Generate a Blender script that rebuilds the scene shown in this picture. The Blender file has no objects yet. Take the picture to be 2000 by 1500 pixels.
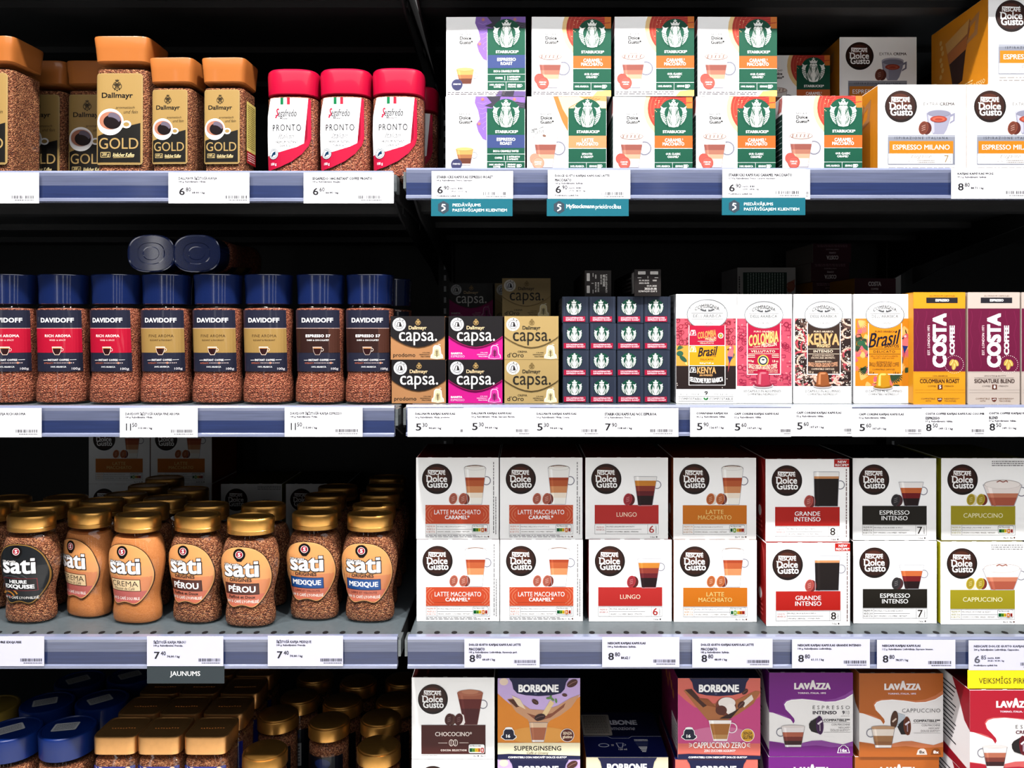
import bpy, bmesh, math, random
from mathutils import Vector, Matrix

# ------------------------------------------------------------------ camera, world, lights, exposure
F_PX, CAM_D, CAM_H, VPU, VPV = 1570.0, 1.12, 1.35, 1020.0, 640.0
scene = bpy.context.scene
COL = scene.collection
cam_data = bpy.data.cameras.new('camera')
cam_data.sensor_fit = 'HORIZONTAL'
cam_data.sensor_width = 36.0
cam_data.lens = 36.0 * F_PX / 2000.0
cam_data.shift_x = -(VPU - 1000.0) / 2000.0
cam_data.shift_y = -(750.0 - VPV) / 2000.0
cam_data.clip_start = 0.02
cam = bpy.data.objects.new('camera', cam_data)
cam.location = (0, -CAM_D, CAM_H)
cam.rotation_euler = (math.pi / 2, 0, 0)
COL.objects.link(cam)
scene.camera = cam

world = bpy.data.worlds.new('store_ambient')
world.use_nodes = True
wbg = world.node_tree.nodes['Background']
wbg.inputs[0].default_value = (0.9, 0.95, 1.0, 1)
wbg.inputs[1].default_value = 0.045
scene.world = world

def area_light(name, loc, target, sx, sy, power, color=(1, 1, 1)):
    d = bpy.data.lights.new(name, 'AREA')
    d.shape = 'RECTANGLE'; d.size = sx; d.size_y = sy
    d.energy = power; d.color = color
    o = bpy.data.objects.new(name, d)
    o.location = loc
    o.rotation_euler = (Vector(target) - Vector(loc)).to_track_quat('-Z', 'Y').to_euler()
    COL.objects.link(o)
    return o

def spot_light(name, loc, target, power, radius, angle, color=(1, 1, 1)):
    d = bpy.data.lights.new(name, 'SPOT')
    d.energy = power; d.shadow_soft_size = radius; d.color = color
    d.spot_size = math.radians(angle); d.spot_blend = 0.5
    o = bpy.data.objects.new(name, d)
    o.location = loc
    o.rotation_euler = (Vector(target) - Vector(loc)).to_track_quat('-Z', 'Y').to_euler()
    COL.objects.link(o)
    return o

# the track spots above the aisle, and the lit ceiling further out
for k, lx in enumerate((-1.15, -0.4, 0.35, 1.1)):
    spot_light('track_spot', (lx, -0.85, 3.05), (lx * 0.75, 0.0, 1.15), 205, 0.045, 80, (1.0, 0.97, 0.94))
area_light('ceiling_panel_light', (0.1, -2.45, 3.0), (0.1, -2.35, 1.2), 4.0, 2.0, 64, (0.96, 0.97, 1.0))
for k, lx in enumerate((-2.2, -1.2, -0.2, 0.8)):      # narrow lamps added across the aisle to streak caps and glass
    area_light('added_streak_light', (lx, -3.6, 1.5), (lx * .6, 0.0, 1.4), 0.07, 1.6, 1.6, (1.0, 0.98, 0.96))

for k, lx in enumerate((-1.6, -0.5, 0.6, 1.7)):      # downlights over the pale aisle floor
    spot_light('aisle_downlight', (lx, -1.9, 3.1), (lx, -1.9, 0.0), 400, 0.05, 66, (1.0, 0.98, 0.96))

scene.view_settings.view_transform = 'Standard'
scene.view_settings.look = 'None'
scene.view_settings.exposure = 0.0
scene.view_settings.gamma = 1.0
scene.view_settings.use_curve_mapping = False

# ------------------------------------------------------------------ pixel -> place helpers
def sc(y): return (y + CAM_D) / F_PX
def wx(u, y): return (u - VPU) * sc(y)
def wz(v, y): return CAM_H - (v - VPV) * sc(y)

# ------------------------------------------------------------------ materials
def lin(c):
    c = c / 255.0
    return c / 12.92 if c <= 0.04045 else ((c + 0.055) / 1.055) ** 2.4

_MATS = {}
ALB = 0.82
def mat(col, rough=0.5, metal=0.0, coat=0.0, spec=0.22):
    key = (tuple(col), rough, metal, coat, spec)
    m = _MATS.get(key)
    if m: return m
    m = bpy.data.materials.new('paint_%02x%02x%02x' % tuple(int(x) for x in col))
    m.use_nodes = True
    b = m.node_tree.nodes['Principled BSDF']
    k = 0.34 + 0.48 * ((0.3 * col[0] + 0.55 * col[1] + 0.15 * col[2]) / 255.0) ** 2      # printed colours are deeper than bare white board
    b.inputs['Base Color'].default_value = tuple(lin(x) * k for x in col) + (1,)
    b.inputs['Roughness'].default_value = rough
    b.inputs['Metallic'].default_value = metal
    b.inputs['Specular IOR Level'].default_value = spec
    b.inputs['Coat Weight'].default_value = coat
    b.inputs['Coat Roughness'].default_value = 0.06
    _MATS[key] = m
    return m

def granule_material(name, dark, mid, light, scale, bump=1.0):
    m = bpy.data.materials.new(name); m.use_nodes = True
    nt = m.node_tree; N = nt.nodes; L = nt.links
    b = N['Principled BSDF']
    tc = N.new('ShaderNodeTexCoord')
    vo = N.new('ShaderNodeTexVoronoi'); vo.inputs['Scale'].default_value = scale
    no = N.new('ShaderNodeTexNoise'); no.inputs['Scale'].default_value = scale * 0.8; no.inputs['Detail'].default_value = 3
    L.new(tc.outputs['Object'], vo.inputs['Vector']); L.new(tc.outputs['Object'], no.inputs['Vector'])
    sep = N.new('ShaderNodeSeparateColor'); L.new(vo.outputs['Color'], sep.inputs[0])
    mx = N.new('ShaderNodeMath'); mx.operation = 'MULTIPLY_ADD'; mx.inputs[1].default_value = 0.7
    L.new(sep.outputs[0], mx.inputs[0])
    m2 = N.new('ShaderNodeMath'); m2.operation = 'MULTIPLY'; m2.inputs[1].default_value = 0.35
    L.new(no.outputs[0], m2.inputs[0]); L.new(m2.outputs[0], mx.inputs[2])
    rp = N.new('ShaderNodeValToRGB')
    rp.color_ramp.elements[0].position = 0.1; rp.color_ramp.elements[1].position = 0.95
    e = rp.color_ramp.elements.new(0.5)
    for el, c in zip((rp.color_ramp.elements[0], rp.color_ramp.elements[1], rp.color_ramp.elements[2]), (dark, mid, light)):
        el.color = tuple(lin(x) * ALB for x in c) + (1,)
    L.new(mx.outputs[0], rp.inputs[0])
    L.new(rp.outputs[0], b.inputs['Base Color'])
    bp = N.new('ShaderNodeBump'); bp.inputs['Strength'].default_value = bump; bp.inputs['Distance'].default_value = 0.0025
    L.new(vo.outputs['Distance'], bp.inputs['Height']); bp.invert = True
    L.new(bp.outputs[0], b.inputs['Normal'])
    b.inputs['Roughness'].default_value = 0.7
    b.inputs['Specular IOR Level'].default_value = 0.25
    return m

COFFEE = granule_material('coffee_granules', (64, 29, 17), (142, 78, 48), (206, 142, 98), 560)
COFFEE_RED = granule_material('coffee_granules_reddish', (70, 27, 17), (146, 70, 46), (206, 130, 96), 560)
COFFEE_FINE = granule_material('coffee_powder', (182, 108, 56), (190, 116, 62), (198, 124, 70), 900, 0.15)

def glass_material():
    m = bpy.data.materials.new('clear_glass'); m.use_nodes = True
    nt = m.node_tree; N = nt.nodes; L = nt.links
    N.remove(N['Principled BSDF'])
    out = [n for n in N if n.type == 'OUTPUT_MATERIAL'][0]
    tr = N.new('ShaderNodeBsdfTransparent'); tr.inputs[0].default_value = (0.94, 0.96, 0.96, 1)
    gl = N.new('ShaderNodeBsdfGlossy'); gl.inputs['Roughness'].default_value = 0.04
    fr = N.new('ShaderNodeFresnel'); fr.inputs[0].default_value = 1.45
    mx = N.new('ShaderNodeMixShader')
    ge = N.new('ShaderNodeNewGeometry')      # thin pane: only its outer face mirrors
    iv = N.new('ShaderNodeMath'); iv.operation = 'SUBTRACT'; iv.inputs[0].default_value = 1.0
    mu = N.new('ShaderNodeMath'); mu.operation = 'MULTIPLY'
    L.new(ge.outputs['Backfacing'], iv.inputs[1]); L.new(fr.outputs[0], mu.inputs[0]); L.new(iv.outputs[0], mu.inputs[1])
    L.new(mu.outputs[0], mx.inputs[0]); L.new(tr.outputs[0], mx.inputs[1]); L.new(gl.outputs[0], mx.inputs[2])
    L.new(mx.outputs[0], out.inputs[0])
    return m
GLASS = glass_material()

def brushed(name, col, rough, metal=0.0, var=0.12, scale=(3, 3, 60), coat=0.0):
    m = bpy.data.materials.new(name); m.use_nodes = True
    nt = m.node_tree; N = nt.nodes; L = nt.links
    b = N['Principled BSDF']
    tc = N.new('ShaderNodeTexCoord'); mp = N.new('ShaderNodeMapping'); mp.inputs['Scale'].default_value = scale
    no = N.new('ShaderNodeTexNoise'); no.inputs['Scale'].default_value = 6; no.inputs['Detail'].default_value = 4
    L.new(tc.outputs['Object'], mp.inputs[0]); L.new(mp.outputs[0], no.inputs['Vector'])
    rp = N.new('ShaderNodeValToRGB')
    lo = tuple(lin(x) * ALB * (1 - var) for x in col) + (1,); hi = tuple(min(1, lin(x) * ALB * (1 + var)) for x in col) + (1,)
    rp.color_ramp.elements[0].color = lo; rp.color_ramp.elements[1].color = hi
    rp.color_ramp.elements[0].position = 0.3; rp.color_ramp.elements[1].position = 0.7
    L.new(no.outputs[0], rp.inputs[0]); L.new(rp.outputs[0], b.inputs['Base Color'])
    b.inputs['Roughness'].default_value = rough; b.inputs['Metallic'].default_value = metal
    b.inputs['Coat Weight'].default_value = coat; b.inputs['Coat Roughness'].default_value = 0.1
    return m

BLACK_METAL = brushed('black_powder_coat', (12, 12, 14), 0.55, 0, 0.2, (40, 40, 40))
SHELF_GREY = brushed('grey_shelf_paint', (74, 82, 86), 0.42, 0, 0.1, (30, 30, 30))
STEEL = brushed('galvanised_steel', (112, 118, 120), 0.35, 0.5, 0.12, (4, 4, 80))
RAIL_UP = brushed('rail_upper_band', (82, 88, 112), 0.3, 0, 0.16, (2, 2, 90), 0.4)  # greyer than the lower band: reflection on the rail put into its colour
RAIL_LOW = brushed('rail_lower_band', (30, 42, 80), 0.3, 0, 0.18, (2, 2, 60), 0.4)
RAIL_LIP = brushed('rail_clear_lip', (116, 122, 146), 0.2, 0, 0.12, (3, 3, 30), 0.4)

# ------------------------------------------------------------------ object helpers
def mesh_obj(name, me, parent=None, loc=None):
    o = bpy.data.objects.new(name, me)
    COL.objects.link(o)
    if parent is not None: o.parent = parent
    if loc is not None: o.location = loc
    return o

def tag(o, label, cat, group=None, kind=None):
    if label: o['label'] = label
    if cat: o['category'] = cat
    if group: o['group'] = group
    if kind: o['kind'] = kind
    return o

def empty(name):
    o = bpy.data.objects.new(name, None)
    o.empty_display_size = 0.02
    COL.objects.link(o)
    return o

def copy_tree(o, parent=None):
    c = o.copy(); COL.objects.link(c)
    if parent is not None: c.parent = parent
    for ch in list(o.children): copy_tree(ch, c)
    return c

def bm_mesh(name, bm, mats, smooth=None):
    me = bpy.data.meshes.new(name)
    bm.normal_update()
    bm.to_mesh(me); bm.free()
    for m in mats: me.materials.append(m)
    if smooth is not None:
        me.shade_smooth()
        me.set_sharp_from_angle(angle=math.radians(smooth))
    return me

def add_box(bm, x0, y0, z0, x1, y1, z1, mi=0, bevel=0.0):
    r = bmesh.ops.create_cube(bm, size=1.0)
    vs = r['verts']
    for v in vs:
        v.co = Vector((x0 + (v.co.x + .5) * (x1 - x0), y0 + (v.co.y + .5) * (y1 - y0), z0 + (v.co.z + .5) * (z1 - z0)))
    fs = set(f for v in vs for f in v.link_faces)
    for f in fs: f.material_index = mi
    if bevel > 0:
        es = list(set(e for v in vs for e in v.link_edges))
        bmesh.ops.bevel(bm, geom=es, offset=bevel, segments=1, affect='EDGES', profile=0.5)
    return fs

def ring_pts(a, b, n, N):
    out = []
    for i in range(N):
        t = 2 * math.pi * i / N
        c, s = math.cos(t), math.sin(t)
        out.append((a * math.copysign(abs(c) ** (2.0 / n), c), b * math.copysign(abs(s) ** (2.0 / n), s)))
    return out

def loft_mesh(name, rings, mats, N=40, cap0=True, cap1=True, smooth=35, matf=None):
    """rings: (z, half width, half depth, roundness exponent)"""
    bm = bmesh.new()
    rows = []
    for z, a, b, n in rings:
        rows.append([bm.verts.new((x, y, z)) for x, y in ring_pts(a, b, n, N)])
    for k in range(len(rows) - 1):
        for i in range(N):
            f = bm.faces.new((rows[k][i], rows[k][(i + 1) % N], rows[k + 1][(i + 1) % N], rows[k + 1][i]))
            if matf: f.material_index = matf(k)
    if cap0: bm.faces.new(list(reversed(rows[0])))
    if cap1:
        f = bm.faces.new(rows[-1])
        if matf: f.material_index = matf(len(rows) - 1)
    return bm_mesh(name, bm, mats, smooth)

def ring_at(rings, z):
    if z <= rings[0][0]: return rings[0][1:]
    for p, q in zip(rings, rings[1:]):
        if p[0] <= z <= q[0]:
            t = (z - p[0]) / max(1e-9, q[0] - p[0])
            return tuple(p[i] + (q[i] - p[i]) * t for i in (1, 2, 3))
    return rings[-1][1:]

def front_warp(rings):
    def f(x, off, z):
        a, b, n = ring_at(rings, z)
        a += off; b += off
        t = min(0.985, abs(x) / a)
        return Vector((x, -b * (1 - t ** n) ** (1.0 / n), z))
    return f

# ------------------------------------------------------------------ printed artwork (flat shapes and lettering, built as mesh)
_TEXT = {}
def text_mesh(s, res, bold, shear, space):
    key = (s, res, bold, shear, space)
    if key in _TEXT: return _TEXT[key]
    c = bpy.data.curves.new('lettering', 'FONT')
    c.body = s; c.resolution_u = res; c.offset = min(0.0, bold); c.shear = shear; c.space_character = space
    o = bpy.data.objects.new('lettering', c)
    me = o.to_mesh()
    V = [(v.co.x, v.co.y, 0.0) for v in me.vertices]
    Fs = [tuple(p.vertices) for p in me.polygons]
    if bold > 0:       # heavier strokes: the same glyphs laid down again a stroke-width apart
        n, V0, F0 = len(V), V, Fs
        sh = ((-1, 0), (1, 0)) if bold < .018 else ((-1, -.7), (1, -.7), (-1, .7), (1, .7)) if bold < .03 else ((-1, -.7), (1, -.7), (-1, .7), (1, .7), (0, 0))
        V = [(x + q * bold, y + w * bold, .1 * j) for j, (q, w) in enumerate(sh) for x, y, _ in V0]
        Fs = [tuple(i + n * j for i in f) for j in range(len(sh)) for f in F0]
    o.to_mesh_clear()
    bpy.data.objects.remove(o); bpy.data.curves.remove(c)
    if V:
        x0 = min(v[0] for v in V); x1 = max(v[0] for v in V); y0 = min(v[1] for v in V); y1 = max(v[1] for v in V)
        w = max(1e-6, x1 - x0); h = max(1e-6, y1 - y0)
        V = [((x - x0) / w, (y - y0) / h, q) for x, y, q in V]
        asp = w / h
    else: asp = 1
    _TEXT[key] = (V, Fs, asp)
    return _TEXT[key]

def clip_poly(pts, x0, y0, x1, y1):
    for ax, lim, keep in ((0, x0, 1), (0, x1, -1), (1, y0, 1), (1, y1, -1)):
        out = []
        n = len(pts)
        for i in range(n):
            p, q = pts[i], pts[(i + 1) % n]
            pi, qi = (p[ax] - lim) * keep >= 0, (q[ax] - lim) * keep >= 0
            if pi: out.append(p)
            if pi != qi:
                t = (lim - p[ax]) / (q[ax] - p[ax])
                out.append((p[0] + (q[0] - p[0]) * t, p[1] + (q[1] - p[1]) * t))
        pts = out
        if len(pts) < 3: return []
    return pts

STEP = 0.00008
class Art:
    """artwork laid out in the units of one panel (x0,y0 top corner .. x1,y1), mapped on a W x H metre panel"""
    def __init__(s, x0, y0, x1, y1, W, H):
        s.b = (x0, y0, x1, y1); s.W = W; s.H = H
        s.V = []; s.F = []; s.I = []; s.mats = []; s.n = 0
        s.rough = 0.5; s.clip = (x0, y0, x1, y1); s.coat = 0.0
    def X(s, x): return ((x - s.b[0]) / (s.b[2] - s.b[0]) - 0.5) * s.W
    def Z(s, y): return (s.b[3] - y) / (s.b[3] - s.b[1]) * s.H
    def mi(s, col):
        m = mat(col, s.rough, coat=s.coat) if isinstance(col, tuple) else col
        if m not in s.mats: s.mats.append(m)
        return s.mats.index(m)
    def p(s, pts, col, l=1):
        pts = clip_poly(list(pts), *s.clip)
        if len(pts) < 3: return
        k = len(s.V)
        s.n = (s.n + 1) % 19; l += .03 * s.n     # no two printed shapes share a plane
        s.V += [(s.X(x), s.Z(y), l) for x, y in pts]
        s.F.append(tuple(range(k, k + len(pts)))); s.I.append(s.mi(col))
    def r(s, x0, y0, x1, y1, col, l=1):
        s.p([(x0, y0), (x1, y0), (x1, y1), (x0, y1)], col, l)
    def rr(s, x0, y0, x1, y1, rad, col, l=1):
        pts = []
        for cx, cy, a0 in ((x1 - rad, y0 + rad, -90), (x1 - rad, y1 - rad, 0), (x0 + rad, y1 - rad, 90), (x0 + rad, y0 + rad, 180)):
            for k in range(5):
                a = math.radians(a0 + 22.5 * k)
                pts.append((cx + rad * math.cos(a), cy + rad * math.sin(a)))
        s.p(pts, col, l)
    def d(s, cx, cy, r, col, l=2, ry=None, n=28, rot=0.0):
        ry = r if ry is None else ry
        c, q = math.cos(rot), math.sin(rot)
        pts = []
        for k in range(n):
            a = 2 * math.pi * k / n
            x, y = r * math.cos(a), ry * math.sin(a)
            pts.append((cx + x * c - y * q, cy + x * q + y * c))
        s.p(pts, col, l)
    def ln(s, pts, w, col, l=3):
        for (xa, ya), (xb, yb) in zip(pts, pts[1:]):
            dx, dy = xb - xa, yb - ya
            q = math.hypot(dx, dy) or 1
            nx, ny = -dy / q * w / 2, dx / q * w / 2
            s.p([(xa + nx, ya + ny), (xb + nx, yb + ny), (xb - nx, yb - ny), (xa - nx, ya - ny)], col, l)
    def ring(s, cx, cy, r, w, col, l=3, ry=None, a0=0, a1=360, n=24):
        ry = r if ry is None else ry
        pts = [(cx + r * math.cos(math.radians(a0 + (a1 - a0) * k / n)), cy + ry * math.sin(math.radians(a0 + (a1 - a0) * k / n))) for k in range(n + 1)]
        s.ln(pts, w, col, l)
    def t(s, txt, x0, y0, x1, y1, col, l=5, bold=0.0, shear=0.0, res=2, space=1.0, bend=0.0, rot=0, tilt=0.0):
        V, Fs, asp = text_mesh(txt, res, bold, shear, space)
        if not V: return
        k = len(s.V)
        w, h = x1 - x0, y1 - y0
        for a, c, lq in V:
            if rot == 90:      # reads upward
                x, y = x0 + (1 - c) * w, y1 - a * h
            elif rot == 180:
                x, y = x1 - a * w, y0 + c * h
            else:
                x, y = x0 + a * w, y1 - c * h
                if bend: y += bend * (2 * a - 1) ** 2
                if tilt: y -= tilt * (a - 0.5)
            s.V.append((s.X(x), s.Z(y), l + lq))
        i = s.mi(col)
        for f in Fs:
            s.F.append(tuple(k + j for j in f)); s.I.append(i)
    def micro(s, x0, y0, x1, y1, rows, col, l=3, seed=1, vert=False):
        """unreadably small print as short dashes"""
        rnd = random.Random(seed)
        if vert:
            cw = (x1 - x0) / rows
            for k in range(rows):
                y = y0
                while y < y1:
                    q = rnd.uniform(.02, .07) * (y1 - y0)
                    s.r(x0 + k * cw + cw * .2, y, x0 + k * cw + cw * .65, min(y1, y + q), col, l)
                    y += q + .012 * (y1 - y0)
        else:
            ch = (y1 - y0) / rows
            for k in range(rows):
                x = x0
                while x < x1:
                    q = rnd.uniform(.03, .11) * (x1 - x0)
                    s.r(x, y0 + k * ch + ch * .25, min(x1, x + q), y0 + k * ch + ch * .7, col, l)
                    x += q + .018 * (x1 - x0)
    def bars(s, x0, y0, x1, y1, col, l=3, seed=1):
        rnd = random.Random(seed); x = x0
        while x < x1:
            w = rnd.choice((.6, .6, 1.1, 1.7)) * (x1 - x0) / 44
            s.r(x, y0, min(x1, x + w), y1, col, l)
            x += w + rnd.choice((.6, .7, 1.2)) * (x1 - x0) / 44
    def mesh(s, name, plane='front', warp=None, cuts=(14, 6)):
        me = bpy.data.meshes.new(name)
        if warp is None:
            if plane == 'front': vs = [(x, -l * STEP, z) for x, z, l in s.V]
            elif plane == 'top': vs = [(x, z, l * STEP) for x, z, l in s.V]
            elif plane == 'side': vs = [(-l * STEP, -x, z) for x, z, l in s.V]   # the panel facing -x: back edge first
            me.from_pydata(vs, [], s.F)
            for i, m in enumerate(s.mats): me.materials.append(m)
            me.polygons.foreach_set('material_index', s.I)
            me.update()
            return me
        bm = bmesh.new()
        lay = bm.verts.layers.float.new('lv')
        bv = []
        for x, z, l in s.V:
            v = bm.verts.new((x, 0, z)); v[lay] = l; bv.append(v)
        for f, i in zip(s.F, s.I):
            try:
                q = bm.faces.new([bv[j] for j in f]); q.material_index = i
            except ValueError: pass
        xs = [v[0] for v in s.V]; zs = [v[1] for v in s.V]
        big = [f for f in bm.faces if len(f.verts) > 4]
        bmesh.ops.triangulate(bm, faces=big)
        for k in range(1, cuts[0]):
            c = min(xs) + (max(xs) - min(xs)) * k / cuts[0]
            bmesh.ops.bisect_plane(bm, geom=bm.verts[:] + bm.edges[:] + bm.faces[:], plane_co=(c, 0, 0), plane_no=(1, 0, 0), dist=1e-7)
        for k in range(1, cuts[1]):
            c = min(zs) + (max(zs) - min(zs)) * k / cuts[1]
            bmesh.ops.bisect_plane(bm, geom=bm.verts[:] + bm.edges[:] + bm.faces[:], plane_co=(0, 0, c), plane_no=(0, 0, 1), dist=1e-7)
        for v in bm.verts:
            v.co = warp(v.co.x, 0.0004 + v[lay] * STEP, v.co.z)
        bm.normal_update()
        # printed side looks outward
        for f in bm.faces:
            if f.normal.y > 0: f.normal_flip()
        bm.to_mesh(me); bm.free()
        for m in s.mats: me.materials.append(m)
        return me

# ------------------------------------------------------------------ colours
WHITE = (252, 252, 252); OFFW = (240, 240, 243); BLACK = (22, 20, 22); INK = (52, 50, 56)
DGREEN = (0, 112, 80); GOLDP = (204, 168, 98); NAVY = (18, 30, 100)

# ------------------------------------------------------------------ recurring emblems
def siren(a, cx, cy, r, green=DGREEN, white=(246, 248, 244), l=4, fine=True):
    """round emblem: crowned, long-haired figure with two raised tails"""
    P = lambda pts, col, lv: a.p([(cx + x * r, cy + y * r) for x, y in pts], col, lv)
    a.d(cx, cy, r, green, l, n=36)
    for s in (-1, 1):
        # tail on each side: a white fin with dark scale lines
        P([(s * .30, .90), (s * .52, .80), (s * .74, .58), (s * .90, .22), (s * .92, -.05), (s * .80, -.18), (s * .66, -.10), (s * .62, .15), (s * .50, .45), (s * .30, .70)], white, l + 1)
        P([(s * .66, -.06), (s * .58, -.30), (s * .46, -.42), (s * .70, -.36), (s * .92, -.50), (s * .86, -.30), (s * .96, -.10), (s * .82, -.02)], white, l + 1)
        for k in range(6 if fine else 4):
            y = .02 + k * (.15 if fine else .21)
            x = .93 - .02 * k - .05 * k * k * .3
            a.ln([(cx + s * .50 * r, cy + (y + .14) * r), (cx + s * x * r, cy + (y - .04) * r)], .05 * r, green, l + 2)
    # hair, edged in the ground colour
    P([(-.26, -.56), (-.41, -.32), (-.43, .0), (-.56, .30), (-.53, .62), (-.40, .93), (0, .99), (.40, .93), (.53, .62), (.56, .30), (.43, .0), (.41, -.32), (.26, -.56)], green, l + 3)
    P([(-.22, -.52), (-.36, -.30), (-.38, .0), (-.50, .30), (-.46, .60), (-.34, .93), (0, .99), (.34, .93), (.46, .60), (.50, .30), (.38, .0), (.36, -.30), (.22, -.52)], white, l + 4)
    for s in (-1, 1):
        for k in range(4 if fine else 3):
            x0 = .17 + .075 * k; x1 = .12 + .10 * k
            pts = []
            for j in range(9 if fine else 6):
                t = j / (8.0 if fine else 5.0)
                pts.append((cx + s * r * (x0 + (x1 - x0) * t + .035 * math.sin(t * 9 + k)), cy + r * (-.36 + 1.24 * t * (1 - .06 * k))))
            a.ln(pts, .046 * r, green, l + 5)
    # crown and star
    P([(-.24, -.48), (-.34, -.76), (-.20, -.66), (-.12, -.80), (0, -.68), (.12, -.80), (.20, -.66), (.34, -.76), (.24, -.48)], white, l + 6)
    a.ln([(cx - .25 * r, cy - .5 * r), (cx + .25 * r, cy - .5 * r)], .05 * r, green, l + 7)
    st = []
    for k in range(10):
        q = (.15 if k % 2 == 0 else .06)
        st.append((q * math.sin(k * math.pi / 5), -.85 - q * math.cos(k * math.pi / 5)))
    P(st, white, l + 6)
    # face
    a.d(cx, cy - .24 * r, .19 * r, green, l + 6, ry=.27 * r, n=18)
    a.d(cx, cy - .24 * r, .165 * r, white, l + 7, ry=.25 * r, n=18)
    if fine:
        for s in (-1, 1):
            a.ln([(cx + s * .04 * r, cy - .27 * r), (cx + s * .12 * r, cy - .28 * r)], .035 * r, green, l + 8)
        a.ln([(cx + .015 * r, cy - .26 * r), (cx + .03 * r, cy - .14 * r)], .025 * r, green, l + 8)
        a.ln([(cx - .05 * r, cy - .08 * r), (cx + .05 * r, cy - .08 * r)], .03 * r, green, l + 8)
    P([(-.10, .08), (.10, .08), (.15, .5), (.10, .92), (-.10, .92), (-.15, .5)], white, l + 6)

def badge(a, cx, cy, r, l=3):
    a.d(cx, cy, r, (34, 17, 14), l, n=44)
    a.d(cx - .02 * r, cy - .06 * r, .90 * r, (64, 30, 20), l + 1, n=40)
    a.d(cx - .05 * r, cy - .30 * r, .62 * r, (104, 50, 32), l + 2, ry=.5 * r, n=32)
    a.t('N', cx - .60 * r, cy - .57 * r, cx - .42 * r, cy - .27 * r, WHITE, l + 4, .03)
    a.t('ESCAFÉ', cx - .39 * r, cy - .60 * r, cx + .55 * r, cy - .27 * r, WHITE, l + 4, .03)
    a.ln([(cx - .60 * r, cy - .57 * r), (cx + .46 * r, cy - .53 * r)], .06 * r, WHITE, l + 4)
    a.t('Dolce', cx - .70 * r, cy - .24 * r, cx + .66 * r, cy + .20 * r, WHITE, l + 4, .022, res=3)
    a.t('Gusto', cx - .66 * r, cy + .12 * r, cx + .72 * r, cy + .58 * r, WHITE, l + 4, .022, res=3)
    a.ln([(cx - .62 * r, cy - .20 * r), (cx - .74 * r, cy - .24 * r)], .05 * r, WHITE, l + 4)

def cup(a, xl, xr, yt, xbl, xbr, yb, bands, l=2, rim=(190, 190, 200), handle=0, hr=None, hy=None, hcol=(150, 150, 165)):
    """drinking glass seen from the front: bands are (from, to, colour), 0 at the rim, 1 at the foot"""
    def L(t): return xl + (xbl - xl) * t, xr + (xbr - xr) * t, yt + (yb - yt) * t
    for t0, t1, c in bands:
        p, q, y = L(t0); p2, q2, y2 = L(t1)
        a.p([(p, y), (q, y), (q2, y2), (p2, y2)], c, l)
    w = (xr - xl) * .018
    a.ln([(xl, yt), (xbl, yb), (xbr, yb), (xr, yt)], w, rim, l + 1)
    a.ln([(xl, yt), (xr, yt)], w, rim, l + 1)
    for t0, t1, c in bands:      # the lighter flank of the glass
        p, q, y = L(t0); p2, q2, y2 = L(t1)
        a.p([(p + .10 * (q - p), y), (p + .20 * (q - p), y), (p2 + .20 * (q2 - p2), y2), (p2 + .10 * (q2 - p2), y2)], tuple(min(255, x + 14) for x in c), l + 1)
    if handle:
        hr = hr or (xr - xl) * .2
        hy = hy or yt + (yb - yt) * .4
        hx = (xr if handle > 0 else xl) + handle * hr * .35 - (xr - xbr) * handle * .25
        a.ring(hx, hy, hr, hr * .22, hcol, l - 1)

def pod(a, cx, cy, r, col, l=3, dark=None, cup_col=None):
    """round drinks pod lying on its edge"""
    if cup_col: a.d(cx + .45 * r, cy + .05 * r, .75 * r, cup_col, l, ry=r * .95, n=22)
    a.d(cx, cy, .72 * r, col, l + 1, ry=r, n=24, rot=.25)
    a.d(cx, cy, .58 * r, dark or tuple(int(x * .88) for x in col), l + 2, ry=r * .84, n=24, rot=.25)
    w = tuple(min(255, int(x * .6 + 100)) for x in col)
    for k in (-1, 0, 1):
        a.ln([(cx - .28 * r, cy + (.12 + .3 * k) * r), (cx + .28 * r, cy + (-.10 + .3 * k) * r)], .10 * r, w, l + 3)

def nutri(a, x0, y0, x1, y1, pick, l=3):
    w, h = x1 - x0, y1 - y0
    a.rr(x0, y0, x1, y1, h * .2, (70, 72, 74), l)
    a.rr(x0 + w * .02, y0 + h * .03, x1 - w * .02, y1 - h * .03, h * .18, WHITE, l + 1)
    a.t('NUTRI-SCORE', x0 + w * .08, y0 + h * .1, x0 + w * .75, y0 + h * .27, (90, 90, 92), l + 2, res=1, bold=.02)
    cs = [(0, 130, 70), (130, 190, 60), (250, 200, 30), (240, 130, 40), (225, 70, 60)]
    cw = w * .88 / 5
    for k, c in enumerate(cs):
        X = x0 + w * .06 + cw * k
        if k == pick:
            a.rr(X - cw * .2, y0 + h * .34, X + cw * 1.2, y0 + h * .97, cw * .4, WHITE, l + 4)
            a.rr(X - cw * .08, y0 + h * .38, X + cw * 1.08, y0 + h * .93, cw * .4, c, l + 5)
        else:
            a.r(X, y0 + h * .44, X + cw, y0 + h * .86, c, l + 2)
        a.t('ABCDE'[k], X + cw * .3, y0 + h * .52, X + cw * .72, y0 + h * .78, WHITE if k == pick else tuple(int(v * .6) for v in c), l + 6, .02, res=1)

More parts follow.
